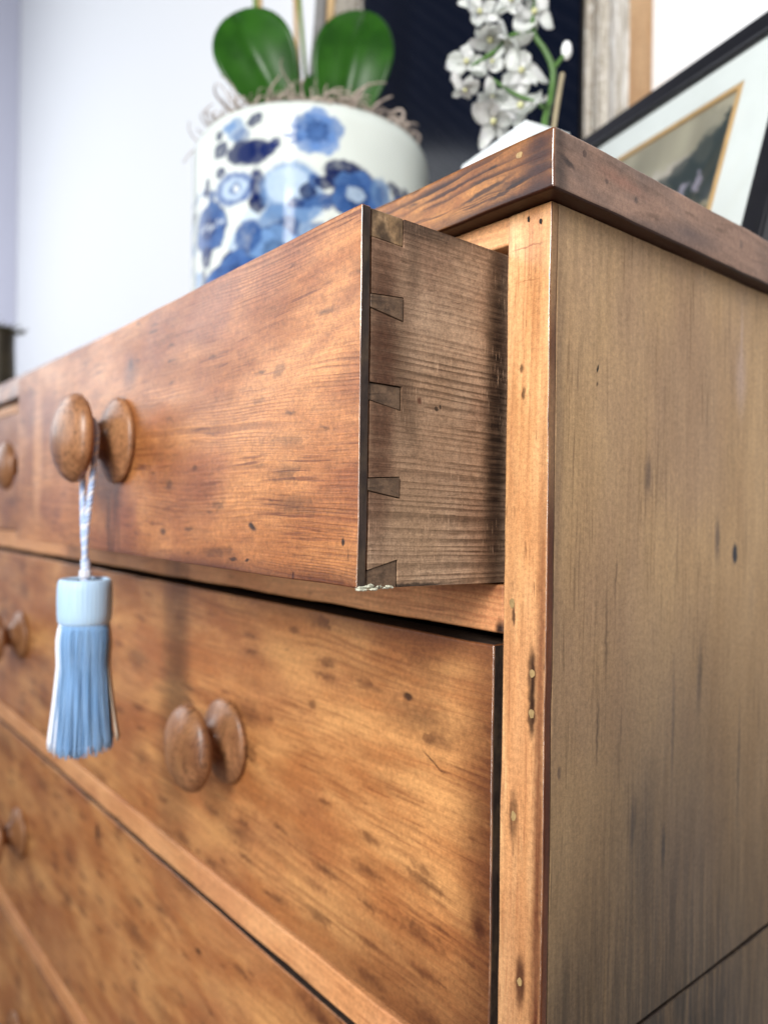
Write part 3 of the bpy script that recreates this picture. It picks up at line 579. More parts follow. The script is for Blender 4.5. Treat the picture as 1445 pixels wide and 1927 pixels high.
loop += [(TX - 0.0090, TY + 0.0006, -0.115), (TX - 0.0040, TY, -0.150), (TX - 0.0005, TY + 0.0006, -0.172)]
path = smooth_path(loop, 420); bm = bmesh.new()
for q in range(3): ply(path, q * 2 * pi / 3, 0.00105, 44, 0.00115, 0 if q < 2 else 1, bm)
tail = smooth_path([(TX, TY, -0.168), (TX + 0.0004, TY, -0.176), (TX, TY, -0.187)], 60)
for q in range(4): ply(tail, q * pi / 2, 0.0018, 3, 0.0013, q % 2, bm)
for q in range(3):
    rp = [Vector((TX + 0.0030 * cos(a), TY + 0.0030 * sin(a), -0.1785 + 0.0014 * q)) for a in np.linspace(0, 2 * pi, 24)]
    nf = len(bm.faces); tube_bm(bm, rp, 0.0010, 6); bm.faces.ensure_lookup_table()
    for f in bm.faces[nf:]: f.material_index = 1
mesh_obj('cord', bm, [m_cordb, m_cordw], tas, smooth=True)

# ------------------------------------------------------------------ blue and white planter
PX, PY, PR = -0.4740, 0.1985, 0.1245
Z0, ZR = 0.0262, 0.2440
planter = empty('planter', (PX, PY, Z0), 'round white porcelain planter painted with blue flowers, holding an orchid', 'planter')
prof = [(0.0, 0.0), (0.108, 0.0), (0.116, 0.002), (0.119, 0.008)]
prof += [(0.119 + (PR - 0.119) * (1 - (1 - t) ** 2), 0.008 + t * 0.040) for t in np.linspace(0.1, 1, 10)]
prof += [(PR, z) for z in np.linspace(0.050, ZR - Z0 - 0.022, 118)]
prof += [(PR - 0.013 * (1 - cos(t)), ZR - Z0 - 0.021 + 0.021 * sin(t)) for t in np.linspace(0.05, pi / 2, 22)]
prof += [(PR - 0.0165, ZR - Z0 - 0.0012), (PR - 0.018, ZR - Z0 - 0.006), (PR - 0.019, ZR - Z0 - 0.05), (0.0, ZR - Z0 - 0.052)]
NU = 560; nv = len(prof); V = np.zeros((NU, nv, 3)); th = np.linspace(-pi, pi, NU, endpoint=False)
pr = np.array(prof)
V[:, :, 0] = PX + pr[None, :, 0] * np.cos(th)[:, None]; V[:, :, 1] = PY + pr[None, :, 0] * np.sin(th)[:, None]; V[:, :, 2] = Z0 + pr[None, :, 1]
me = grid_mesh('body', V.reshape(-1, 3), NU, nv, close_u=True)
def vnoise(x, y, s, seed):
    """smooth value noise on arrays"""
    r = np.random.RandomState(seed); T = r.rand(64, 64); x = x * s + 100; y = y * s + 100
    xi = np.floor(x).astype(int); yi = np.floor(y).astype(int); fx = x - xi; fy = y - yi
    fx = fx * fx * (3 - 2 * fx); fy = fy * fy * (3 - 2 * fy)
    a = T[xi % 64, yi % 64]; b = T[(xi + 1) % 64, yi % 64]; c = T[xi % 64, (yi + 1) % 64]; d = T[(xi + 1) % 64, (yi + 1) % 64]
    return (a * (1 - fx) + b * fx) * (1 - fy) + (c * (1 - fx) + d * fx) * fy
U = (th[:, None] * PR * 1000 + np.zeros((1, nv))); Z = (pr[None, :, 1] + Z0) * 1000 + np.zeros((NU, 1))    # millimetres on the wall
Uw = U + 2.6 * (vnoise(U, Z, 0.22, 1) - 0.5) + 1.2 * (vnoise(U, Z, 0.6, 2) - 0.5) * 1.5
Zw = Z + 2.6 * (vnoise(U, Z, 0.22, 3) - 0.5) + 1.2 * (vnoise(U, Z, 0.6, 4) - 0.5) * 1.5
paint = np.zeros((NU, nv, 3)); paint[:] = (0.66, 0.71, 0.67); paint += (vnoise(U, Z, 0.05, 8) - 0.5)[:, :, None] * 0.05
NAVY = np.array((0.005, 0.013, 0.075)); MID = np.array((0.032, 0.085, 0.25)); LT = np.array((0.14, 0.26, 0.48)); PALE = np.array((0.50, 0.63, 0.76))
def dab(deg, zmm, ru, rz, col, rot=0.0, a=0.92, soft=0.22, wash=True):
    cu = radians(deg) * PR * 1000; ru *= 1.2; rz *= 1.16
    for sh in (0, 2 * pi * PR * 1000, -2 * pi * PR * 1000):
        du = Uw - cu + sh; dz = Zw - zmm
        x = (du * cos(rot) + dz * sin(rot)) / ru; y = (-du * sin(rot) + dz * cos(rot)) / rz
        d = np.sqrt(x * x + y * y); m = np.clip((1 - d) / soft + 0.5, 0, 1) * a
        if wash: m = m * (0.80 + 0.20 * np.clip(d, 0, 1)) * (0.85 + 0.3 * vnoise(U, Z, 0.35, int(zmm) % 50))
        m = np.clip(m, 0, 1)[:, :, None]; paint[:] = paint * (1 - m) + col * m
rnd = random.Random(12)
def bloom(deg, z, r, col, centre=None, petals=6, line=True):
    k = 180 / pi / (PR * 1000)
    if line:
        for q in range(petals):
            a = 2 * pi * q / petals + 0.3; dab(deg + cos(a) * r * 0.62 * k, z + sin(a) * r * 0.58, r * 0.60, r * 0.58, NAVY * 1.3, a=0.9, soft=0.12)
            dab(deg + cos(a) * r * 0.66 * k, z + sin(a) * r * 0.62, r * 0.50, r * 0.48, LT * 1.2, a=0.9, soft=0.15)
    for q in range(petals):
        a = 2 * pi * q / petals + 0.3
        dab(deg + cos(a) * r * 0.62 * k, z + sin(a) * r * 0.58, r * 0.52, r * 0.50, col * rnd.uniform(0.8, 1.25), a=0.85)
    dab(deg, z, r * 0.45, r * 0.42, (centre if centre is not None else col * 0.6), a=0.7)
    for q in range(petals * 2):
        a = 2 * pi * q / (petals * 2); dab(deg + cos(a) * r * 0.42 * k, z + sin(a) * r * 0.42, r * 0.16, r * 0.035, NAVY, rot=a, a=0.55)
# the dense garland that runs round the pot, then the motifs one can make out
for k in range(250):
    dg = rnd.uniform(-180, 180); z = rnd.uniform(34, 150); c = rnd.choice((NAVY, MID, MID, LT, LT, PALE))
    dab(dg, z, rnd.uniform(3, 10), rnd.uniform(3, 9), c, rot=rnd.uniform(0, 3), a=0.8)
for k in range(120):
    dab(rnd.uniform(-180, 180), rnd.uniform(40, 165), rnd.uniform(3, 7), rnd.uniform(0.9, 1.6), rnd.choice((NAVY, NAVY * 1.5, np.array((0.6, 0.68, 0.72)))), rot=rnd.uniform(0, 3), soft=0.15)
for k in range(34):
    dab(rnd.uniform(-180, 180), rnd.uniform(140, 172), rnd.uniform(2.5, 6), rnd.uniform(2.5, 6), rnd.choice((NAVY, MID, LT)), rot=rnd.uniform(0, 3))
for k in range(8): bloom(-180 + 45 * k + 12, 72 + 10 * (k % 2), 20, MID)
dab(-32.2, 211, 15, 14, np.array((0.11, 0.21, 0.44)), a=0.8); bloom(-32.2, 211, 20, np.array((0.10, 0.20, 0.44)), MID, 5, line=False)
for q, (dd, dz) in enumerate(((-9.5, 5), (-10.5, -4), (-9, -9))): dab(-32.2 + dd, 211 + dz, 5.5, 2.2, MID * 1.2, rot=-0.3 + 0.3 * q)
dab(-69, 219, 9, 10, LT * 0.9, rot=0.6, a=0.75); dab(-66, 212, 8, 6, MID, a=0.6); dab(-73, 223, 7, 4, LT); dab(-59.5, 224, 6.5, 5, NAVY, rot=0.5); dab(-79, 219, 5, 3.6, NAVY)
dab(-66, 196, 14, 10, NAVY, wash=False); dab(-60, 194, 15, 10, NAVY * 1.2, wash=False); dab(-53, 196, 8, 5.5, NAVY * 1.3, rot=0.4); dab(-50, 200, 5, 4, NAVY * 1.6, rot=0.4); dab(-77.8, 204, 8, 6.8, NAVY); dab(-78, 183, 6, 4.5, NAVY * 1.2)
dab(-88, 175, 5, 8, NAVY); dab(-84, 165, 5, 5, MID)
dab(-70, 164, 20, 13.5, MID * 1.3, a=0.85); dab(-70, 164, 13, 8.5, PALE, a=0.8); dab(-69, 164, 6.5, 5, MID, a=0.8); dab(-68, 163, 3, 2.5, np.array((0.75, 0.8, 0.8)))
dab(-57.2, 160, 6.5, 17, NAVY * 1.4, rot=0.2); dab(-57.2, 146, 7, 7, NAVY)
dab(-43, 158, 24, 22, LT, a=0.85); dab(-45, 162, 17, 14, PALE, a=0.7); dab(-38, 138, 16, 9, LT, rot=0.3); dab(-46, 126, 22, 16, LT * 0.9); dab(-44, 124, 9, 9, MID * 0.7)
dab(-36, 156, 6.5, 6.5, NAVY); dab(-33, 166, 5, 5, MID); dab(-29, 165, 8, 5, NAVY); dab(-31, 148, 15, 4.5, MID, rot=0.3); dab(-41, 146, 7, 4, NAVY * 1.5)
dab(-20.4, 177, 17, 9.5, NAVY); dab(-16, 172, 14, 9, NAVY * 1.1); dab(-24, 170, 9, 7, NAVY)
bloom(-14, 156, 21, MID * 1.1); dab(-15, 158, 8, 6, PALE, a=0.7); dab(-3, 165, 9, 12, LT * 0.85); dab(-3, 163, 5, 8, MID, a=0.6)
dab(6, 172, 11, 5, NAVY, rot=-0.5); dab(14, 170, 9, 5, NAVY, rot=-0.9); dab(10, 160, 13, 8, MID); dab(24, 168, 9, 6, NAVY * 1.3)
bloom(-86, 134, 21, MID * 0.9, NAVY * 1.3); 
for q in range(9): dab(-86 + q * 2.2 - 8, 136 + 2 * sin(q), 0.8, 3.5, np.array((0.7, 0.78, 0.82)), rot=0.3 * sin(q * 2.0), wash=False, a=0.8)
bloom(-50, 103, 20, LT * 0.9); dab(-62, 118, 12, 13, MID); dab(-88, 108, 9, 9, NAVY * 1.2); dab(-72, 98, 8, 7, NAVY * 1.3); bloom(-68, 84, 19, MID)
set_paint(me, paint.reshape(-1, 3))
m_glaze = vcol('painted_glaze', 0.10, 0.10, coat=0.0, bumpk=0.05)
body = mesh_obj('body', me, m_glaze, planter, smooth=True)
# soil and dried moss
mesh_obj('soil', lathe_mesh('soil', [(0.0, ZR - 0.012), (0.05, ZR - 0.013), (PR - 0.0195, ZR - 0.016)], 'z', (PX, PY, 0), n=48), plain('dark_bark', (0.045, 0.03, 0.02), 0.9, nscale=150, bumpk=0.8), planter)
rnd = random.Random(31); bm = bmesh.new()
for k in range(900):
    a = rnd.uniform(-pi, pi)
    if k % 3: a = radians(-35) + rnd.gauss(0, 0.9)
    rr = (PR - 0.014) * sqrt(rnd.uniform(0.35, 1.0)); p = Vector((PX + rr * cos(a), PY + rr * sin(a), ZR - 0.006 + rnd.uniform(0, 0.014)))
    big = rnd.random() < 0.3; L = rnd.uniform(0.025, 0.055) if big else rnd.uniform(0.012, 0.028)
    d = Vector((rnd.gauss(0, 1), rnd.gauss(0, 1), rnd.gauss(0.75 if big else 0.15, 0.4))).normalized(); cv = Vector((rnd.gauss(0, 1), rnd.gauss(0, 1), rnd.gauss(-0.1, 0.6))) * rnd.uniform(0.5, 1.5)
    pts = []; n = 9
    for s in range(n):
        pts.append(p.copy()); p = p + d * (L / n)
        d = (d + cv * 0.45).normalized(); cv = Vector((cv.x * cos(.5) - cv.y * sin(.5), cv.x * sin(.5) + cv.y * cos(.5), cv.z * 0.9 - 0.02))
        if p.z < ZR - 0.012: p.z = ZR - 0.012
    r0 = rnd.uniform(0.0009, 0.0017) if big else rnd.uniform(0.0005, 0.0011)
    tube_bm(bm, pts, [r0 * (1 - 0.6 * s / n) for s in range(n)], 4, cap=False)
curls = bmesh.new()
# the wilder curls that stand out over the rim at the right
for (dx, dy, dz, L, sd) in ((0.062, 0.070, 0.002, 0.055, 1), (0.071, 0.062, 0.0, 0.06, 2), (0.080, 0.066, -0.002, 0.055, 3), (0.082, 0.072, -0.004, 0.06, 4), (0.050, 0.060, 0.004, 0.045, 5), (0.09, 0.055, -0.004, 0.05, 6),
                            (0.098, 0.048, -0.006, 0.045, 7), (0.03, 0.05, 0.004, 0.04, 8), (-0.085, -0.055, -0.002, 0.03, 9), (-0.092, -0.045, -0.004, 0.03, 10), (0.0, -0.01, 0.02, 0.05, 11), (-0.02, -0.03, 0.015, 0.045, 12), (0.085, 0.060, 0.0, 0.05, 13), (0.07, 0.05, 0.0, 0.05, 14)):
    r_ = random.Random(sd * 7); p = Vector((PX + dx, PY + dy, ZR + dz)); d = Vector((r_.uniform(-0.3, 0.9), r_.uniform(-0.2, 0.9), 1.0)).normalized(); ph = r_.uniform(0, 6); pts = []
    for s in range(22):
        pts.append(p.copy()); p = p + d * (L / 22)
        ax = Vector((0.64 * sin(ph), 0.77 * sin(ph), cos(ph)))
        d = (d + 0.30 * (rt * cos(ph + s * 0.45) + Vector((0, 0, 0.6 * sin(ph + s * 0.45))))).normalized()
    tube_bm(bm, pts, [0.0017 * (1 - 0.5 * s / 22) for s in range(22)], 5, cap=False)
m_moss = plain('dried_moss', (0.40, 0.33, 0.28), 0.85, nscale=200, var=0.45)
o = mesh_obj('dried_moss', bm, m_moss, planter, smooth=True); o['kind'] = 'stuff'

for k in range(34):
    r_ = random.Random(k * 13 + 5); ss = r_.uniform(0.02, 0.108); tt = r_.uniform(-0.03, 1.0) * sqrt(max(0.0, 0.109 ** 2 - ss * ss)); ph = r_.uniform(0, 6); L = r_.uniform(0.025, 0.06)
    p = Vector((PX + 0.64 * ss + 0.77 * tt, PY + 0.77 * ss - 0.64 * tt, ZR - 0.004)); d = Vector((r_.uniform(-0.2, 0.7), r_.uniform(-0.4, 0.6), 1.0)).normalized(); w_ = r_.uniform(0.3, 0.55); pts = []
    for s_ in range(24):
        pts.append(p.copy()); p = p + d * (L / 24)
        d = (d + 0.34 * (rt * cos(ph + s_ * w_) + Vector((0, 0, 0.75 * sin(ph + s_ * w_) + 0.1)) + Vector((0.3 * sin(ph), -0.3 * sin(ph), 0)))).normalized()
        if p.z < ZR - 0.004: p.z = ZR - 0.004
    tube_bm(curls, pts, [0.0017 * (1 - 0.5 * q / 24) for q in range(24)], 5, cap=False)
o = mesh_obj('dried_moss', curls, plain('pale_moss_curl', (0.50, 0.42, 0.36), 0.8, nscale=200, var=0.35), planter, smooth=True); o['kind'] = 'stuff'; o['label'] = 'long pale curls standing up from the moss'

# orchid in the planter
orch = empty('orchid', (PX, PY, ZR - 0.012), 'orchid with two broad glossy green leaves growing from the blue and white planter', 'plant')
def leaf_mesh(base, tip, width, side, bend, cup, nu=26, nv=17, fold=0.0, round_=0.85):
    base = Vector(base); tip = Vector(tip); ax = (tip - base); L = ax.length; ax.normalize(); side = Vector(side); side = (side - ax * side.dot(ax)).normalized(); nr = ax.cross(side)
    if nr.dot(-fw) < 0: nr = -nr
    V = []
    for layer in (0, 1):
        for i in range(nu):
            t = i / (nu - 1); w = width * 0.5 * (max(0.0, sin(pi * (0.06 + 0.94 * t) ** round_)) ** 0.62) if 0 < i < nu - 1 else width * (0.10 if i == 0 else 0.0)
            w = max(w, 0.0006)
            for j in range(nv):
                s = 2 * j / (nv - 1) - 1
                off = bend * (t - t * t) * 4 * 1.0 + cup * (s * s) * w - 0.0030 * math.exp(-(s * 7) ** 2) + fold * (1 - t) ** 2 * s
                V.append(base + ax * (L * t) + side * (w * s) + nr * (off - layer * 0.0013 * (1 - s * s * 0.8)))
    f = []; n1 = nu * nv
    for i in range(nu - 1):
        for j in range(nv - 1):
            a = i * nv + j; f.append((a, a + nv, a + nv + 1, a + 1)); f.append((n1 + a, n1 + a + 1, n1 + a + nv + 1, n1 + a + nv))
    for i in range(nu - 1):
        a = i * nv; f.append((a, n1 + a, n1 + a + nv, a + nv)); a = i * nv + nv - 1; f.append((a, a + nv, n1 + a + nv, n1 + a))
    me = bpy.data.meshes.new('leaf'); me.from_pydata([tuple(v) for v in V], [], f); me.update(); return me
g = G('orchid_leaf', 0.36, 0.35); P_ = g.pos(); nz = g.noise(P_, 30, 3); vn = g.noise(P_, 8, 1)
m_leaf = g.out(g.mix(g.sm(nz.outputs[0], 0.3, 0.7), (0.010, 0.055, 0.003), (0.022, 0.098, 0.006)), None, g.bump(g.noise(P_, 120, 2).outputs[0], 0.1, 0.001))
m_stem = plain('green_stem', (0.16, 0.24, 0.045), 0.45, nscale=120, var=0.25); m_cane = plain('tan_cane', (0.50, 0.34, 0.17), 0.5, nscale=90, var=0.25); m_gray = plain('grey_stake', (0.17, 0.165, 0.16), 0.6, nscale=60, var=0.2)
R3 = Vector((0.641, 0.767, 0.0))
mesh_obj('leaf', leaf_mesh((-0.4760, 0.170, 0.270), (-0.5080, 0.120, 0.3830), 0.082, R3, 0.020, 0.26, round_=1.25), m_leaf, orch, smooth=True)
mesh_obj('leaf', leaf_mesh((-0.4420, 0.212, 0.262), (-0.4240, 0.231, 0.3915), 0.081, R3, 0.020, 0.22, round_=1.15), m_leaf, orch, smooth=True)
mesh_obj('leaf', leaf_mesh((-0.4700, 0.198, 0.262), (-0.4480, 0.180, 0.316), 0.045, R3, 0.010, 0.2), m_leaf, orch, smooth=True)
def stick(name, pts, r, mat, parent, n=24, sides=10):
    bm = bmesh.new(); p = smooth_path(pts, n); tube_bm(bm, p, r if not hasattr(r, '__len__') else [r[0] + (r[1] - r[0]) * i / (n - 1) for i in range(n)], sides)
    return mesh_obj(name, bm, mat, parent, smooth=True)
stick('stem', [(-0.509, 0.163, 0.225), (-0.512, 0.160, 0.31), (-0.5185, 0.152, 0.416), (-0.522, 0.148, 0.60)], 0.0030, m_stem, orch)
stick('stake', [(-0.5045, 0.167, 0.225), (-0.510, 0.162, 0.31), (-0.5150, 0.1560, 0.416), (-0.519, 0.152, 0.62)], 0.0024, m_cane, orch)
stick('stem', [(-0.478, 0.199, 0.225), (-0.4815, 0.196, 0.31), (-0.4880, 0.1885, 0.416), (-0.50, 0.175, 0.60)], 0.0022, m_stem, orch)
stick('stake', [(-0.4860, 0.1905, 0.225), (-0.487, 0.1900, 0.31), (-0.4910, 0.1850, 0.416), (-0.495, 0.180, 0.62)], 0.0026, m_cane, orch)
o = stick('stake', [(-0.4790, 0.200, 0.225), (-0.4765, 0.202, 0.33), (-0.4725, 0.2065, 0.4170), (-0.468, 0.211, 0.62)], 0.0068, m_gray, orch); o['label'] = 'thick grey stake'
stick('stem', [(-0.472, 0.208, 0.225), (-0.4690, 0.211, 0.33), (-0.4660, 0.2150, 0.4170), (-0.462, 0.220, 0.62)], 0.0045, m_cane, orch)

# ------------------------------------------------------------------ orchid and pot standing in for a reflection in the mirror, right
SQ = [Vector((-0.1335, 0.142)), Vector((-0.976, 0.216)), Vector((0.216, 0.976))]
pot2 = empty('reflected_pot', (-0.165, 0.168, 0.0262), 'small plain white oblong pot standing in for a pale shape reflected in the mirror', 'pot')
m_white = plain('reflected_pot_white', (0.80, 0.86, 0.87), 0.4, nscale=30, var=0.04)
def sqxf(x, y, z):
    q = SQ[0] + SQ[1] * x + SQ[2] * y; return (q.x, q.y, z)
SZ = 0.1345
for (a0, a1, b0, b1) in ((0, 0.080, 0, 0.003), (0, 0.080, 0.036, 0.039), (0, 0.003, 0.0031, 0.0359), (0.077, 0.080, 0.0031, 0.0359)):
    mesh_obj('reflected_pot_wall', board_bm(a0, a1, b0, b1, 0.0262, SZ, bev=0.001, step=0, jit=0, xf=sqxf), m_white, pot2, smooth=True, weighted=True)
mesh_obj('reflected_potting_bark', board_bm(0.0032, 0.0768, 0.0032, 0.0358, 0.0265, SZ - 0.012, bev=0, step=0, jit=0, xf=sqxf), plain('reflected_potting_bark', (0.05, 0.035, 0.025), 0.9, nscale=150), pot2)
wo = empty('reflected_orchid', (-0.1405, 0.168, SZ - 0.012), 'green stemmed orchid with a spray of white blossoms standing in for a reflection in the mirror', 'plant')
def gst(pts, r=(0.0019, 0.0013)): return stick('stem', pts, r, m_stem2, wo, 20, 8)
m_stem2 = plain('deep_green_stem', (0.065, 0.15, 0.03), 0.45, nscale=120, var=0.25)
gst([(-0.1405, 0.168, SZ - 0.02), (-0.1460, 0.178, 0.150), (-0.1497, 0.1897, 0.1744), (-0.1492, 0.1904, 0.1941), (-0.1535, 0.1850, 0.2090), (-0.1588, 0.1790, 0.2213), (-0.1590, 0.1785, 0.2449), (-0.162, 0.175, 0.27)], (0.0028, 0.0018))
gst([(-0.1494, 0.1900, 0.1935), (-0.1455, 0.1945, 0.2010), (-0.1435, 0.1970, 0.2055)])
gst([(-0.1580, 0.1795, 0.2180), (-0.1630, 0.1740, 0.2205), (-0.1700, 0.1660, 0.2180), (-0.1770, 0.1572, 0.2060)])
gst([(-0.1770, 0.1572, 0.2060), (-0.183, 0.150, 0.200), (-0.189, 0.143, 0.194)])
gst([(-0.1500, 0.1890, 0.1600), (-0.156, 0.182, 0.168), (-0.168, 0.168, 0.176), (-0.178, 0.156, 0.186)])
stick('stake', [(-0.1370, 0.172, SZ - 0.02), (-0.1420, 0.185, 0.155), (-0.1440, 0.1950, 0.1900)], 0.0019, plain('reflected_stake_tan', (0.32, 0.27, 0.17), 0.6), wo)
m_petal = G('white_petal', 0.55, 0.3); m_petal.b.inputs['Subsurface Weight'].default_value = 0.7; m_petal.b.inputs['Subsurface Radius'].default_value = (1.0, 1.0, 0.9); m_petal.b.inputs['Subsurface Scale'].default_value = 0.012
nzp = m_petal.noise(m_petal.pos(), 90, 3); m_petal = m_petal.out(m_petal.mix(m_petal.sm(nzp.outputs[0], 0.3, 0.7), (0.86, 0.90, 0.85), (0.93, 0.94, 0.93)))
m_lip = plain('lip_yellow_green', (0.55, 0.55, 0.30), 0.5, nscale=300, var=0.3)
def blossom(c, face, R, roll=0.0, seed=0, nod=1.0):
    rd = random.Random(seed); c = Vector(c); f = Vector(face).normalized(); u = f.cross(Vector((0, 0, 1))).normalized(); v = u.cross(f)
    bm = bmesh.new()
    for k, (ang, ln, wd) in enumerate(((90, 1, 0.62), (162, 0.95, 0.55), (18, 0.95, 0.55), (200, 1.0, 0.9), (-20, 1.0, 0.9), (234, 0.9, 0.5), (306, 0.9, 0.5))):
        a = radians(ang) + roll + rd.uniform(-0.12, 0.12); d = u * cos(a) + v * sin(a); s = f.cross(d); ln = R * ln * rd.uniform(0.85, 1.1); wd = R * wd * 0.55
        n, m = 8, 5; grid = []
        cur = rd.uniform(-0.7, 0.7) * ln
        for i in range(n):
            t = i / (n - 1); w = wd * (sin(pi * (0.08 + 0.9 * t)) ** 0.7); row = []
            for j in range(m):
                q = 2 * j / (m - 1) - 1
                p = c + d * (ln * t) + s * (w * q) + f * (cur * t * t + 0.3 * w * q * q + 0.10 * ln * sin(6 * t + 1.4 * j + 2 * k))
                row.append(bm.verts.new(p))
            grid.append(row)
        for i in range(n - 1):
            for j in range(m - 1): bm.faces.new((grid[i][j], grid[i + 1][j], grid[i + 1][j + 1], grid[i][j + 1]))
    bmesh.ops.solidify(bm, geom=bm.faces[:], thickness=0.0005)
    nf = len(bm.faces)
    bmesh.ops.create_icosphere(bm, subdivisions=2, radius=R * 0.13, matrix=Matrix.Translation(c + f * R * 0.15)); bm.faces.ensure_lookup_table()
    for ff in bm.faces[nf:]: ff.material_index = 1
    return mesh_obj('reflected_blossom', bm, [m_petal, m_lip], wo, smooth=True)
F = -fw
for i, (c, fc, R) in enumerate((
    ((-0.1905, 0.1410, 0.1975), (0.9, -0.6, 0.1), 0.0160), ((-0.1775, 0.1565, 0.1975), (0.3, -1, 0.6), 0.0120),
    ((-0.1640, 0.1725, 0.1910), (0.7, -0.8, 0.2), 0.0185),
    ((-0.1585, 0.1790, 0.2345), (0.8, -0.6, 0.1), 0.0175), ((-0.1690, 0.1665, 0.2430), (0.5, -0.9, 0.5), 0.0160),
    ((-0.1850, 0.1480, 0.2350), (0.9, -0.3, 0.0), 0.0150), ((-0.1790, 0.1545, 0.2170), (0.2, -0.2, -1.0), 0.0175), ((-0.1700, 0.1650, 0.2150), (-0.3, -0.3, -1.0), 0.0150),
    ((-0.1905, 0.1410, 0.1790), (0.2, -0.3, -1.0), 0.0120), ((-0.1775, 0.1560, 0.1740), (0.1, -0.2, -1.0), 0.0130),
    ((-0.1640, 0.1725, 0.1640), (0.5, -0.8, 0.6), 0.0210), ((-0.1765, 0.1575, 0.1560), (0.3, -0.6, -0.8), 0.0185))):
    blossom(c, fc, R * 1.02, roll=i * 0.7, seed=i)
bm = bmesh.new(); bmesh.ops.create_icosphere(bm, subdivisions=3, radius=0.0052, matrix=Matrix.Translation((-0.1428, 0.1980, 0.2080)) @ Matrix.Diagonal((0.75, 0.75, 1.35, 1)))
mesh_obj('reflected_bud', bm, m_petal, wo, smooth=True)

# ------------------------------------------------------------------ mirror with weathered silver frame
mir = empty('mirror', (-0.53, 0.476, 0.0262), 'large dark mirror in a weathered silver frame standing against the white wall', 'mirror')
g = G('painted_reflection_glass', 0.12, 0.18); P_ = g.pos()
wv = g.n('ShaderNodeTexWave', {'Vector': P_, 'Scale': 26.0, 'Distortion': 1.2, 'Detail': 1.0}, wave_type='BANDS', bands_direction='DIAGONAL')
m_glass = g.out(g.mix(g.ma('MULTIPLY', g.sm(wv.outputs[0], 0.5, 1.0), 0.6), (0.0035, 0.0055, 0.013), (0.0075, 0.0095, 0.018)))  # dim room's reflection and its stripes are painted into the glass
MX0, MX1, MI0, MI1 = -0.838, -0.2548, -0.741, -0.3300
MZT = 0.95
board('glass', (MI0 + 0.001, MI1 - 0.001, 0.470, 0.474, 0.10, MZT - 0.08), m_glass, mir, bev=0, step=0, jit=0)
g = G('weathered_silver_leaf', 0.42, 0.5); P_ = g.pos(); sp = g.n('ShaderNodeSeparateXYZ', {0: P_})
st = g.noise(g.comb(g.ma('MULTIPLY', sp.outputs[0], 420), g.ma('MULTIPLY', sp.outputs[1], 420), g.ma('MULTIPLY', sp.outputs[2], 26)), 1, 4, 0.65); sp2 = g.noise(P_, 260, 4, 0.7); sp3 = g.noise(P_, 35, 3)
c = g.mix(g.sm(st.outputs[0], 0.33, 0.62), (0.62, 0.58, 0.50), (0.26, 0.215, 0.16)); c = g.mix(g.sm(sp2.outputs[0], 0.52, 0.66), c, (0.82, 0.80, 0.75)); c = g.mix(g.ma('MULTIPLY', g.sm(sp.outputs[0], -0.300, -0.285), 0.55), c, g.mix(g.sm(st.outputs[0], 0.40, 0.58), (0.90, 0.88, 0.84), (0.45, 0.40, 0.33))); c = g.mix(g.ma('MULTIPLY', g.sm(sp3.outputs[0], 0.5, 0.7), 0.5), c, (0.24, 0.18, 0.11))
g.b.inputs['Metallic'].default_value = 0.1
m_silver = g.out(c, g.lin(sp2.outputs[0], 0.3, 0.7, 0.3, 0.6), g.bump(g.ma('ADD', st.outputs[0], g.ma('MULTIPLY', sp2.outputs[0], 0.6)), 0.5, 0.0015))
m_tan = wood('raw_frame_side', 'zyx', (0.56, 0.35, 0.16), (0.48, 0.28, 0.12), (0.28, 0.14, 0.06), freq=200, ring=0.25, rough=0.6)
def frame_bar(a, b, inner, outer, y_back, zdir):
    """moulded bar; profile runs from inner edge to outer edge with ridges"""
    pr_ = [(0.0, 0.014), (0.04, 0.022), (0.10, 0.026), (0.16, 0.022), (0.20, 0.0205), (0.30, 0.024), (0.38, 0.031), (0.42, 0.032), (0.47, 0.020), (0.54, 0.020), (0.60, 0.036), (0.74, 0.042), (0.84, 0.044), (0.90, 0.041), (0.93, 0.043), (0.97, 0.045), (1.0, 0.043)]
    n = 40; V = []; m = len(pr_)
    for i in range(n):
        t = i / (n - 1)
        for k, (u, h) in enumerate(pr_):
            x = inner + (outer - inner) * u; w = 0.0006 * noise.noise(Vector((x * 60, t * 25, h * 90)))
            if zdir: zz = (a + u * (MZT - 0.08 - MZT) * -1 * 0) ; V.append((x, y_back - h + w, a + (b - a) * t))
            else: V.append((a + (b - a) * t, y_back - h + w, x))
    me = grid_mesh('bar', V, n, m); bm = bmesh.new(); bm.from_mesh(me)
    return bm
for (i_, o_) in ((MI1, MX1), (MI0, MX0)):
    bm = frame_bar(0.0265, MZT, i_, o_, 0.4975, True)
    mesh_obj('frame_moulding', bm, m_silver, mir, smooth=True)
for (i_, o_) in ((MZT - 0.08, MZT), (0.106, 0.0265)):
    bm = frame_bar(MI0, MI1, i_, o_, 0.4973, False)
    mesh_obj('frame_moulding', bm, m_silver, mir, smooth=True)
board('frame_side', (MX1 - 0.004, MX1 + 0.0006, 0.4552, 0.4990, 0.0265, MZT - 0.001), m_tan, mir, bev=0.0006, step=0, jit=0)
board('frame_side', (MX0 - 0.0006, MX0 + 0.004, 0.4552, 0.4990, 0.0265, MZT - 0.001), m_tan, mir, bev=0.0006, step=0, jit=0)
board('frame_back', (MX0 + 0.005, MX1 - 0.005, 0.4765, 0.4820, 0.03, MZT - 0.004), m_dark, mir, bev=0, step=0, jit=0)

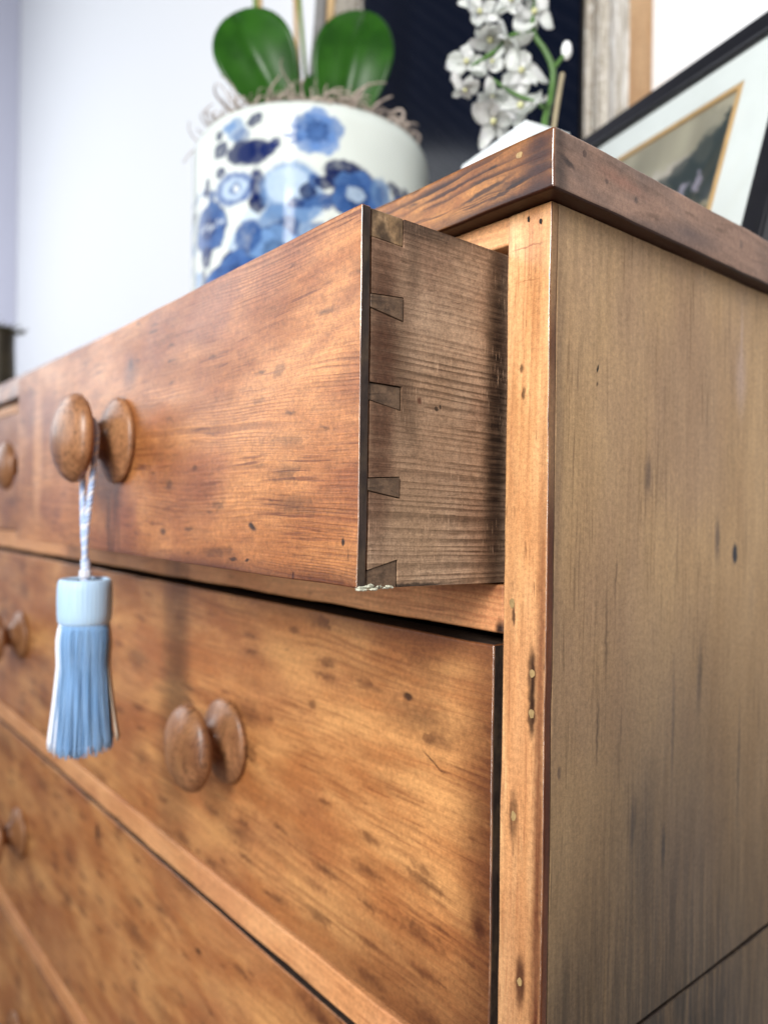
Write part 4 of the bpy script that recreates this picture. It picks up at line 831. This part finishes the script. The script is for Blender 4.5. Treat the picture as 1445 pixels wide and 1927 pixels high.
# ------------------------------------------------------------------ leaning picture, right
LEAN = 0.3
fd = Vector((-0.959, 0.284, 0)).normalized(); fu = Vector((0.284 * sin(LEAN), 0.959 * sin(LEAN), cos(LEAN))).normalized(); fn = fd.cross(fu)
if fn.dot(Vector((0, -1, 0))) < 0: fn = -fn
FB = Vector((-0.07, 0.25, 0.0262))
pic = empty('framed_picture', FB + fd * 0.1, 'black framed grey landscape print with a pale mat leaning on the chest', 'picture')
def fx(x, y, z): return tuple(FB + fd * x + fu * z - fn * y)      # y = depth behind the front plane
U0, U1, VT = -0.0490, 0.2610, 0.2260
m_black = plain('black_lacquer', (0.008, 0.008, 0.011), 0.28, nscale=40, var=0.3)
bw = 0.0205
for b in ((U0, U0 + bw, 0.0, VT), (U1 - bw, U1, 0.0, VT), (U0 + bw + 0.0002, U1 - bw - 0.0002, VT - bw, VT), (U0 + bw + 0.0002, U1 - bw - 0.0002, 0.0, bw)):
    bm = board_bm(b[0], b[1], 0.0, 0.012, b[2], b[3], bev=0.003, step=0, jit=0, xf=None, segs=4)
    for v in bm.verts: v.co = Vector(fx(*v.co))
    bmesh.ops.recalc_face_normals(bm, faces=bm.faces); mesh_obj('frame_bar', bm, m_black, pic, smooth=True, weighted=True)
m_mat = plain('mat_board', (0.63, 0.68, 0.66), 0.7, nscale=25, var=0.05)
G0, G1, GT, GB = 0.0095, 0.2045, 0.1775, 0.046
def fpart(name, b, mat, **k):
    bm = board_bm(*b, **k)
    for v in bm.verts: v.co = Vector(fx(*v.co))
    bmesh.ops.recalc_face_normals(bm, faces=bm.faces); return mesh_obj(name, bm, mat, pic)
fpart('mat_board', (U0 + bw - 0.001, G0, 0.006, 0.008, bw - 0.001, VT - bw + 0.001), m_mat, bev=0, step=0, jit=0)
fpart('mat_board', (G1, U1 - bw + 0.001, 0.006, 0.008, bw - 0.001, VT - bw + 0.001), m_mat, bev=0, step=0, jit=0)
fpart('mat_board', (G0, G1, 0.006, 0.008, GT, VT - bw + 0.001), m_mat, bev=0, step=0, jit=0)
fpart('mat_board', (G0, G1, 0.006, 0.008, bw - 0.001, GB), m_mat, bev=0, step=0, jit=0)
m_gold = plain('gilt_slip', (0.52, 0.34, 0.15), 0.45, nscale=80, var=0.15)
gs = 0.006
for b in ((G0, G0 + gs, GB, GT), (G1 - gs, G1, GB, GT), (G0 + gs, G1 - gs, GT - gs * 0.55, GT), (G0 + gs, G1 - gs, GB, GB + gs)):
    fpart('gilt_slip', (b[0], b[1], 0.0066, 0.0094, b[2], b[3]), m_gold, bev=0.0004, step=0, jit=0)
# the print: a generic landscape of pale sky, dark rocks and a white fall of water
NXp, NZp = 220, 160
us = np.linspace(G0 + 0.002, G1 - 0.002, NXp); vs = np.linspace(GB + 0.002, GT - 0.002, NZp); UU, VV = np.meshgrid(us, vs, indexing='ij')
V = np.zeros((NXp, NZp, 3)); base = np.array(fx(0, 0.0092, 0)); V[:] = base + UU[:, :, None] * np.array(fd) + VV[:, :, None] * np.array(fu)
me = grid_mesh('print', V.reshape(-1, 3), NXp, NZp)
um = UU * 1000; vm = VV * 1000; uw = um + 9 * (vnoise(um, vm, 0.12, 11) - 0.5) + 5 * (vnoise(um, vm, 0.35, 12) - 0.5); vw = vm + 9 * (vnoise(um, vm, 0.12, 13) - 0.5) + 5 * (vnoise(um, vm, 0.35, 14) - 0.5)
pc = np.zeros((NXp, NZp, 3)); pc[:] = (0.27, 0.255, 0.19); pc *= (0.75 + 0.5 * vnoise(um, vm, 0.06, 15))[:, :, None]
def pd(u, v, ru, rv, col, a=0.9, rot=0.0, soft=0.35):
    x = ((uw - u) * cos(rot) + (vw - v) * sin(rot)) / ru; y = (-(uw - u) * sin(rot) + (vw - v) * cos(rot)) / rv
    m = np.clip((1 - np.sqrt(x * x + y * y)) / soft + 0.4, 0, 1) * a; m = m[:, :, None]; pc[:] = pc * (1 - m) + np.array(col) * m
DKc = (0.022, 0.034, 0.034)
pd(70, 128, 30, 12, (0.40, 0.37, 0.33), 0.6); pd(110, 120, 25, 16, (0.42, 0.39, 0.35), 0.6); pd(35, 150, 16, 20, (0.22, 0.21, 0.16), 0.7)
pd(17, 148, 9, 13, DKc, rot=0.3); pd(24, 140, 9, 12, DKc); pd(22, 128, 11, 14, DKc, rot=0.3); pd(27, 112, 11, 18, DKc); pd(42, 112, 14, 14, DKc); pd(52, 100, 14, 16, DKc); pd(40, 88, 18, 14, DKc); pd(62, 88, 10, 10, DKc); pd(75, 78, 9, 10, DKc)
pd(34, 104, 12, 7, (0.26, 0.25, 0.31), 0.8, rot=0.5); pd(26, 98, 7, 12, (0.22, 0.21, 0.26), 0.7); pd(54, 86, 5, 14, (0.28, 0.27, 0.33), 0.8); pd(44, 106, 9, 4, (0.33, 0.32, 0.38), 0.7)
pd(34, 124, 22, 28, DKc, 0.9); pd(50, 106, 22, 22, DKc, 0.9); pd(66, 92, 15, 15, DKc, 0.9); pd(76, 112, 16, 16, DKc, 0.85); pd(60, 124, 16, 13, DKc, 0.85); pd(86, 100, 12, 14, DKc, 0.8); pd(54, 98, 6, 12, (0.26, 0.25, 0.31), 0.8); pd(24, 100, 16, 16, DKc, 0.9); pd(36, 106, 6, 9, (0.24, 0.23, 0.29), 0.8); pd(35, 74, 20, 10, (0.16, 0.13, 0.075), 0.85); pd(85, 100, 16, 20, (0.33, 0.32, 0.25), 0.5); pd(120, 80, 30, 20, (0.12, 0.12, 0.09), 0.7); pd(22, 60, 16, 10, (0.42, 0.34, 0.20), 0.8); pd(70, 60, 40, 10, (0.30, 0.25, 0.15), 0.8)
set_paint(me, pc.reshape(-1, 3))
mesh_obj('landscape_print', me, vcol('printed_paper', 0.6, 0.3), pic, smooth=False)
gm = bpy.data.materials.new('picture_glass'); gm.use_nodes = True; t = gm.node_tree; t.nodes.remove(t.nodes['Principled BSDF'])
tr = t.nodes.new('ShaderNodeBsdfTransparent'); gl = t.nodes.new('ShaderNodeBsdfGlossy'); gl.inputs['Roughness'].default_value = 0.04; mx = t.nodes.new('ShaderNodeMixShader'); fr_ = t.nodes.new('ShaderNodeFresnel'); fr_.inputs[0].default_value = 1.35
gb = t.nodes.new('ShaderNodeNewGeometry'); mb = t.nodes.new('ShaderNodeMath'); mb.operation = 'MULTIPLY'; mi_ = t.nodes.new('ShaderNodeMath'); mi_.operation = 'SUBTRACT'; mi_.inputs[0].default_value = 1.0
t.links.new(gb.outputs['Backfacing'], mi_.inputs[1]); t.links.new(mi_.outputs[0], mb.inputs[0]); t.links.new(fr_.outputs[0], mb.inputs[1]); t.links.new(mb.outputs[0], mx.inputs[0]); t.links.new(tr.outputs[0], mx.inputs[1]); t.links.new(gl.outputs[0], mx.inputs[2]); t.links.new(mx.outputs[0], t.nodes['Material Output'].inputs[0])
fpart('glass', (U0 + bw - 0.001, U1 - bw + 0.001, 0.0040, 0.0052, bw - 0.001, VT - bw + 0.001), gm, bev=0, step=0, jit=0)
fpart('backing', (U0 + 0.003, U1 - 0.003, 0.0098, 0.0115, 0.003, VT - 0.003), m_dark, bev=0, step=0, jit=0)

# ------------------------------------------------------------------ dark vase with dry sprigs, far left
vx, vy = -1.030, 0.020
vase = empty('dark_vase', (vx, vy, 0.0262), 'dark bronze vase with dry sprigs at the far left end of the chest', 'vase')
m_bronze = plain('dark_bronze', (0.045, 0.036, 0.022), 0.45, nscale=60, var=0.5, metallic=0.3)
mesh_obj('body', lathe_mesh('vase', [(0.0, 0.0262), (0.024, 0.0262), (0.0255, 0.03), (0.0235, 0.05), (0.0225, 0.080), (0.0215, 0.105), (0.0225, 0.124), (0.0235, 0.129), (0.020, 0.1295), (0.018, 0.12), (0.0, 0.115)], 'z', (vx, vy, 0), n=40), m_bronze, vase, smooth=True)
rnd = random.Random(5); bm = bmesh.new()
for k in range(60):
    a = rnd.uniform(0, 2 * pi); b = Vector((vx + 0.017 * cos(a), vy + 0.017 * sin(a), 0.118)); L = rnd.uniform(0.010, 0.026)
    tpt = b + Vector((cos(a) * L * 0.9, sin(a) * L * 0.9, L * rnd.uniform(0.2, 0.7)))
    tube_bm(bm, [b, (b + tpt) / 2 + Vector((0, 0, 0.004)), tpt], [0.0006, 0.0008, 0.0014], 4)
mesh_obj('dry_sprigs', bm, plain('dry_sprig', (0.10, 0.095, 0.06), 0.8, nscale=200, var=0.5), vase)['kind'] = 'stuff'
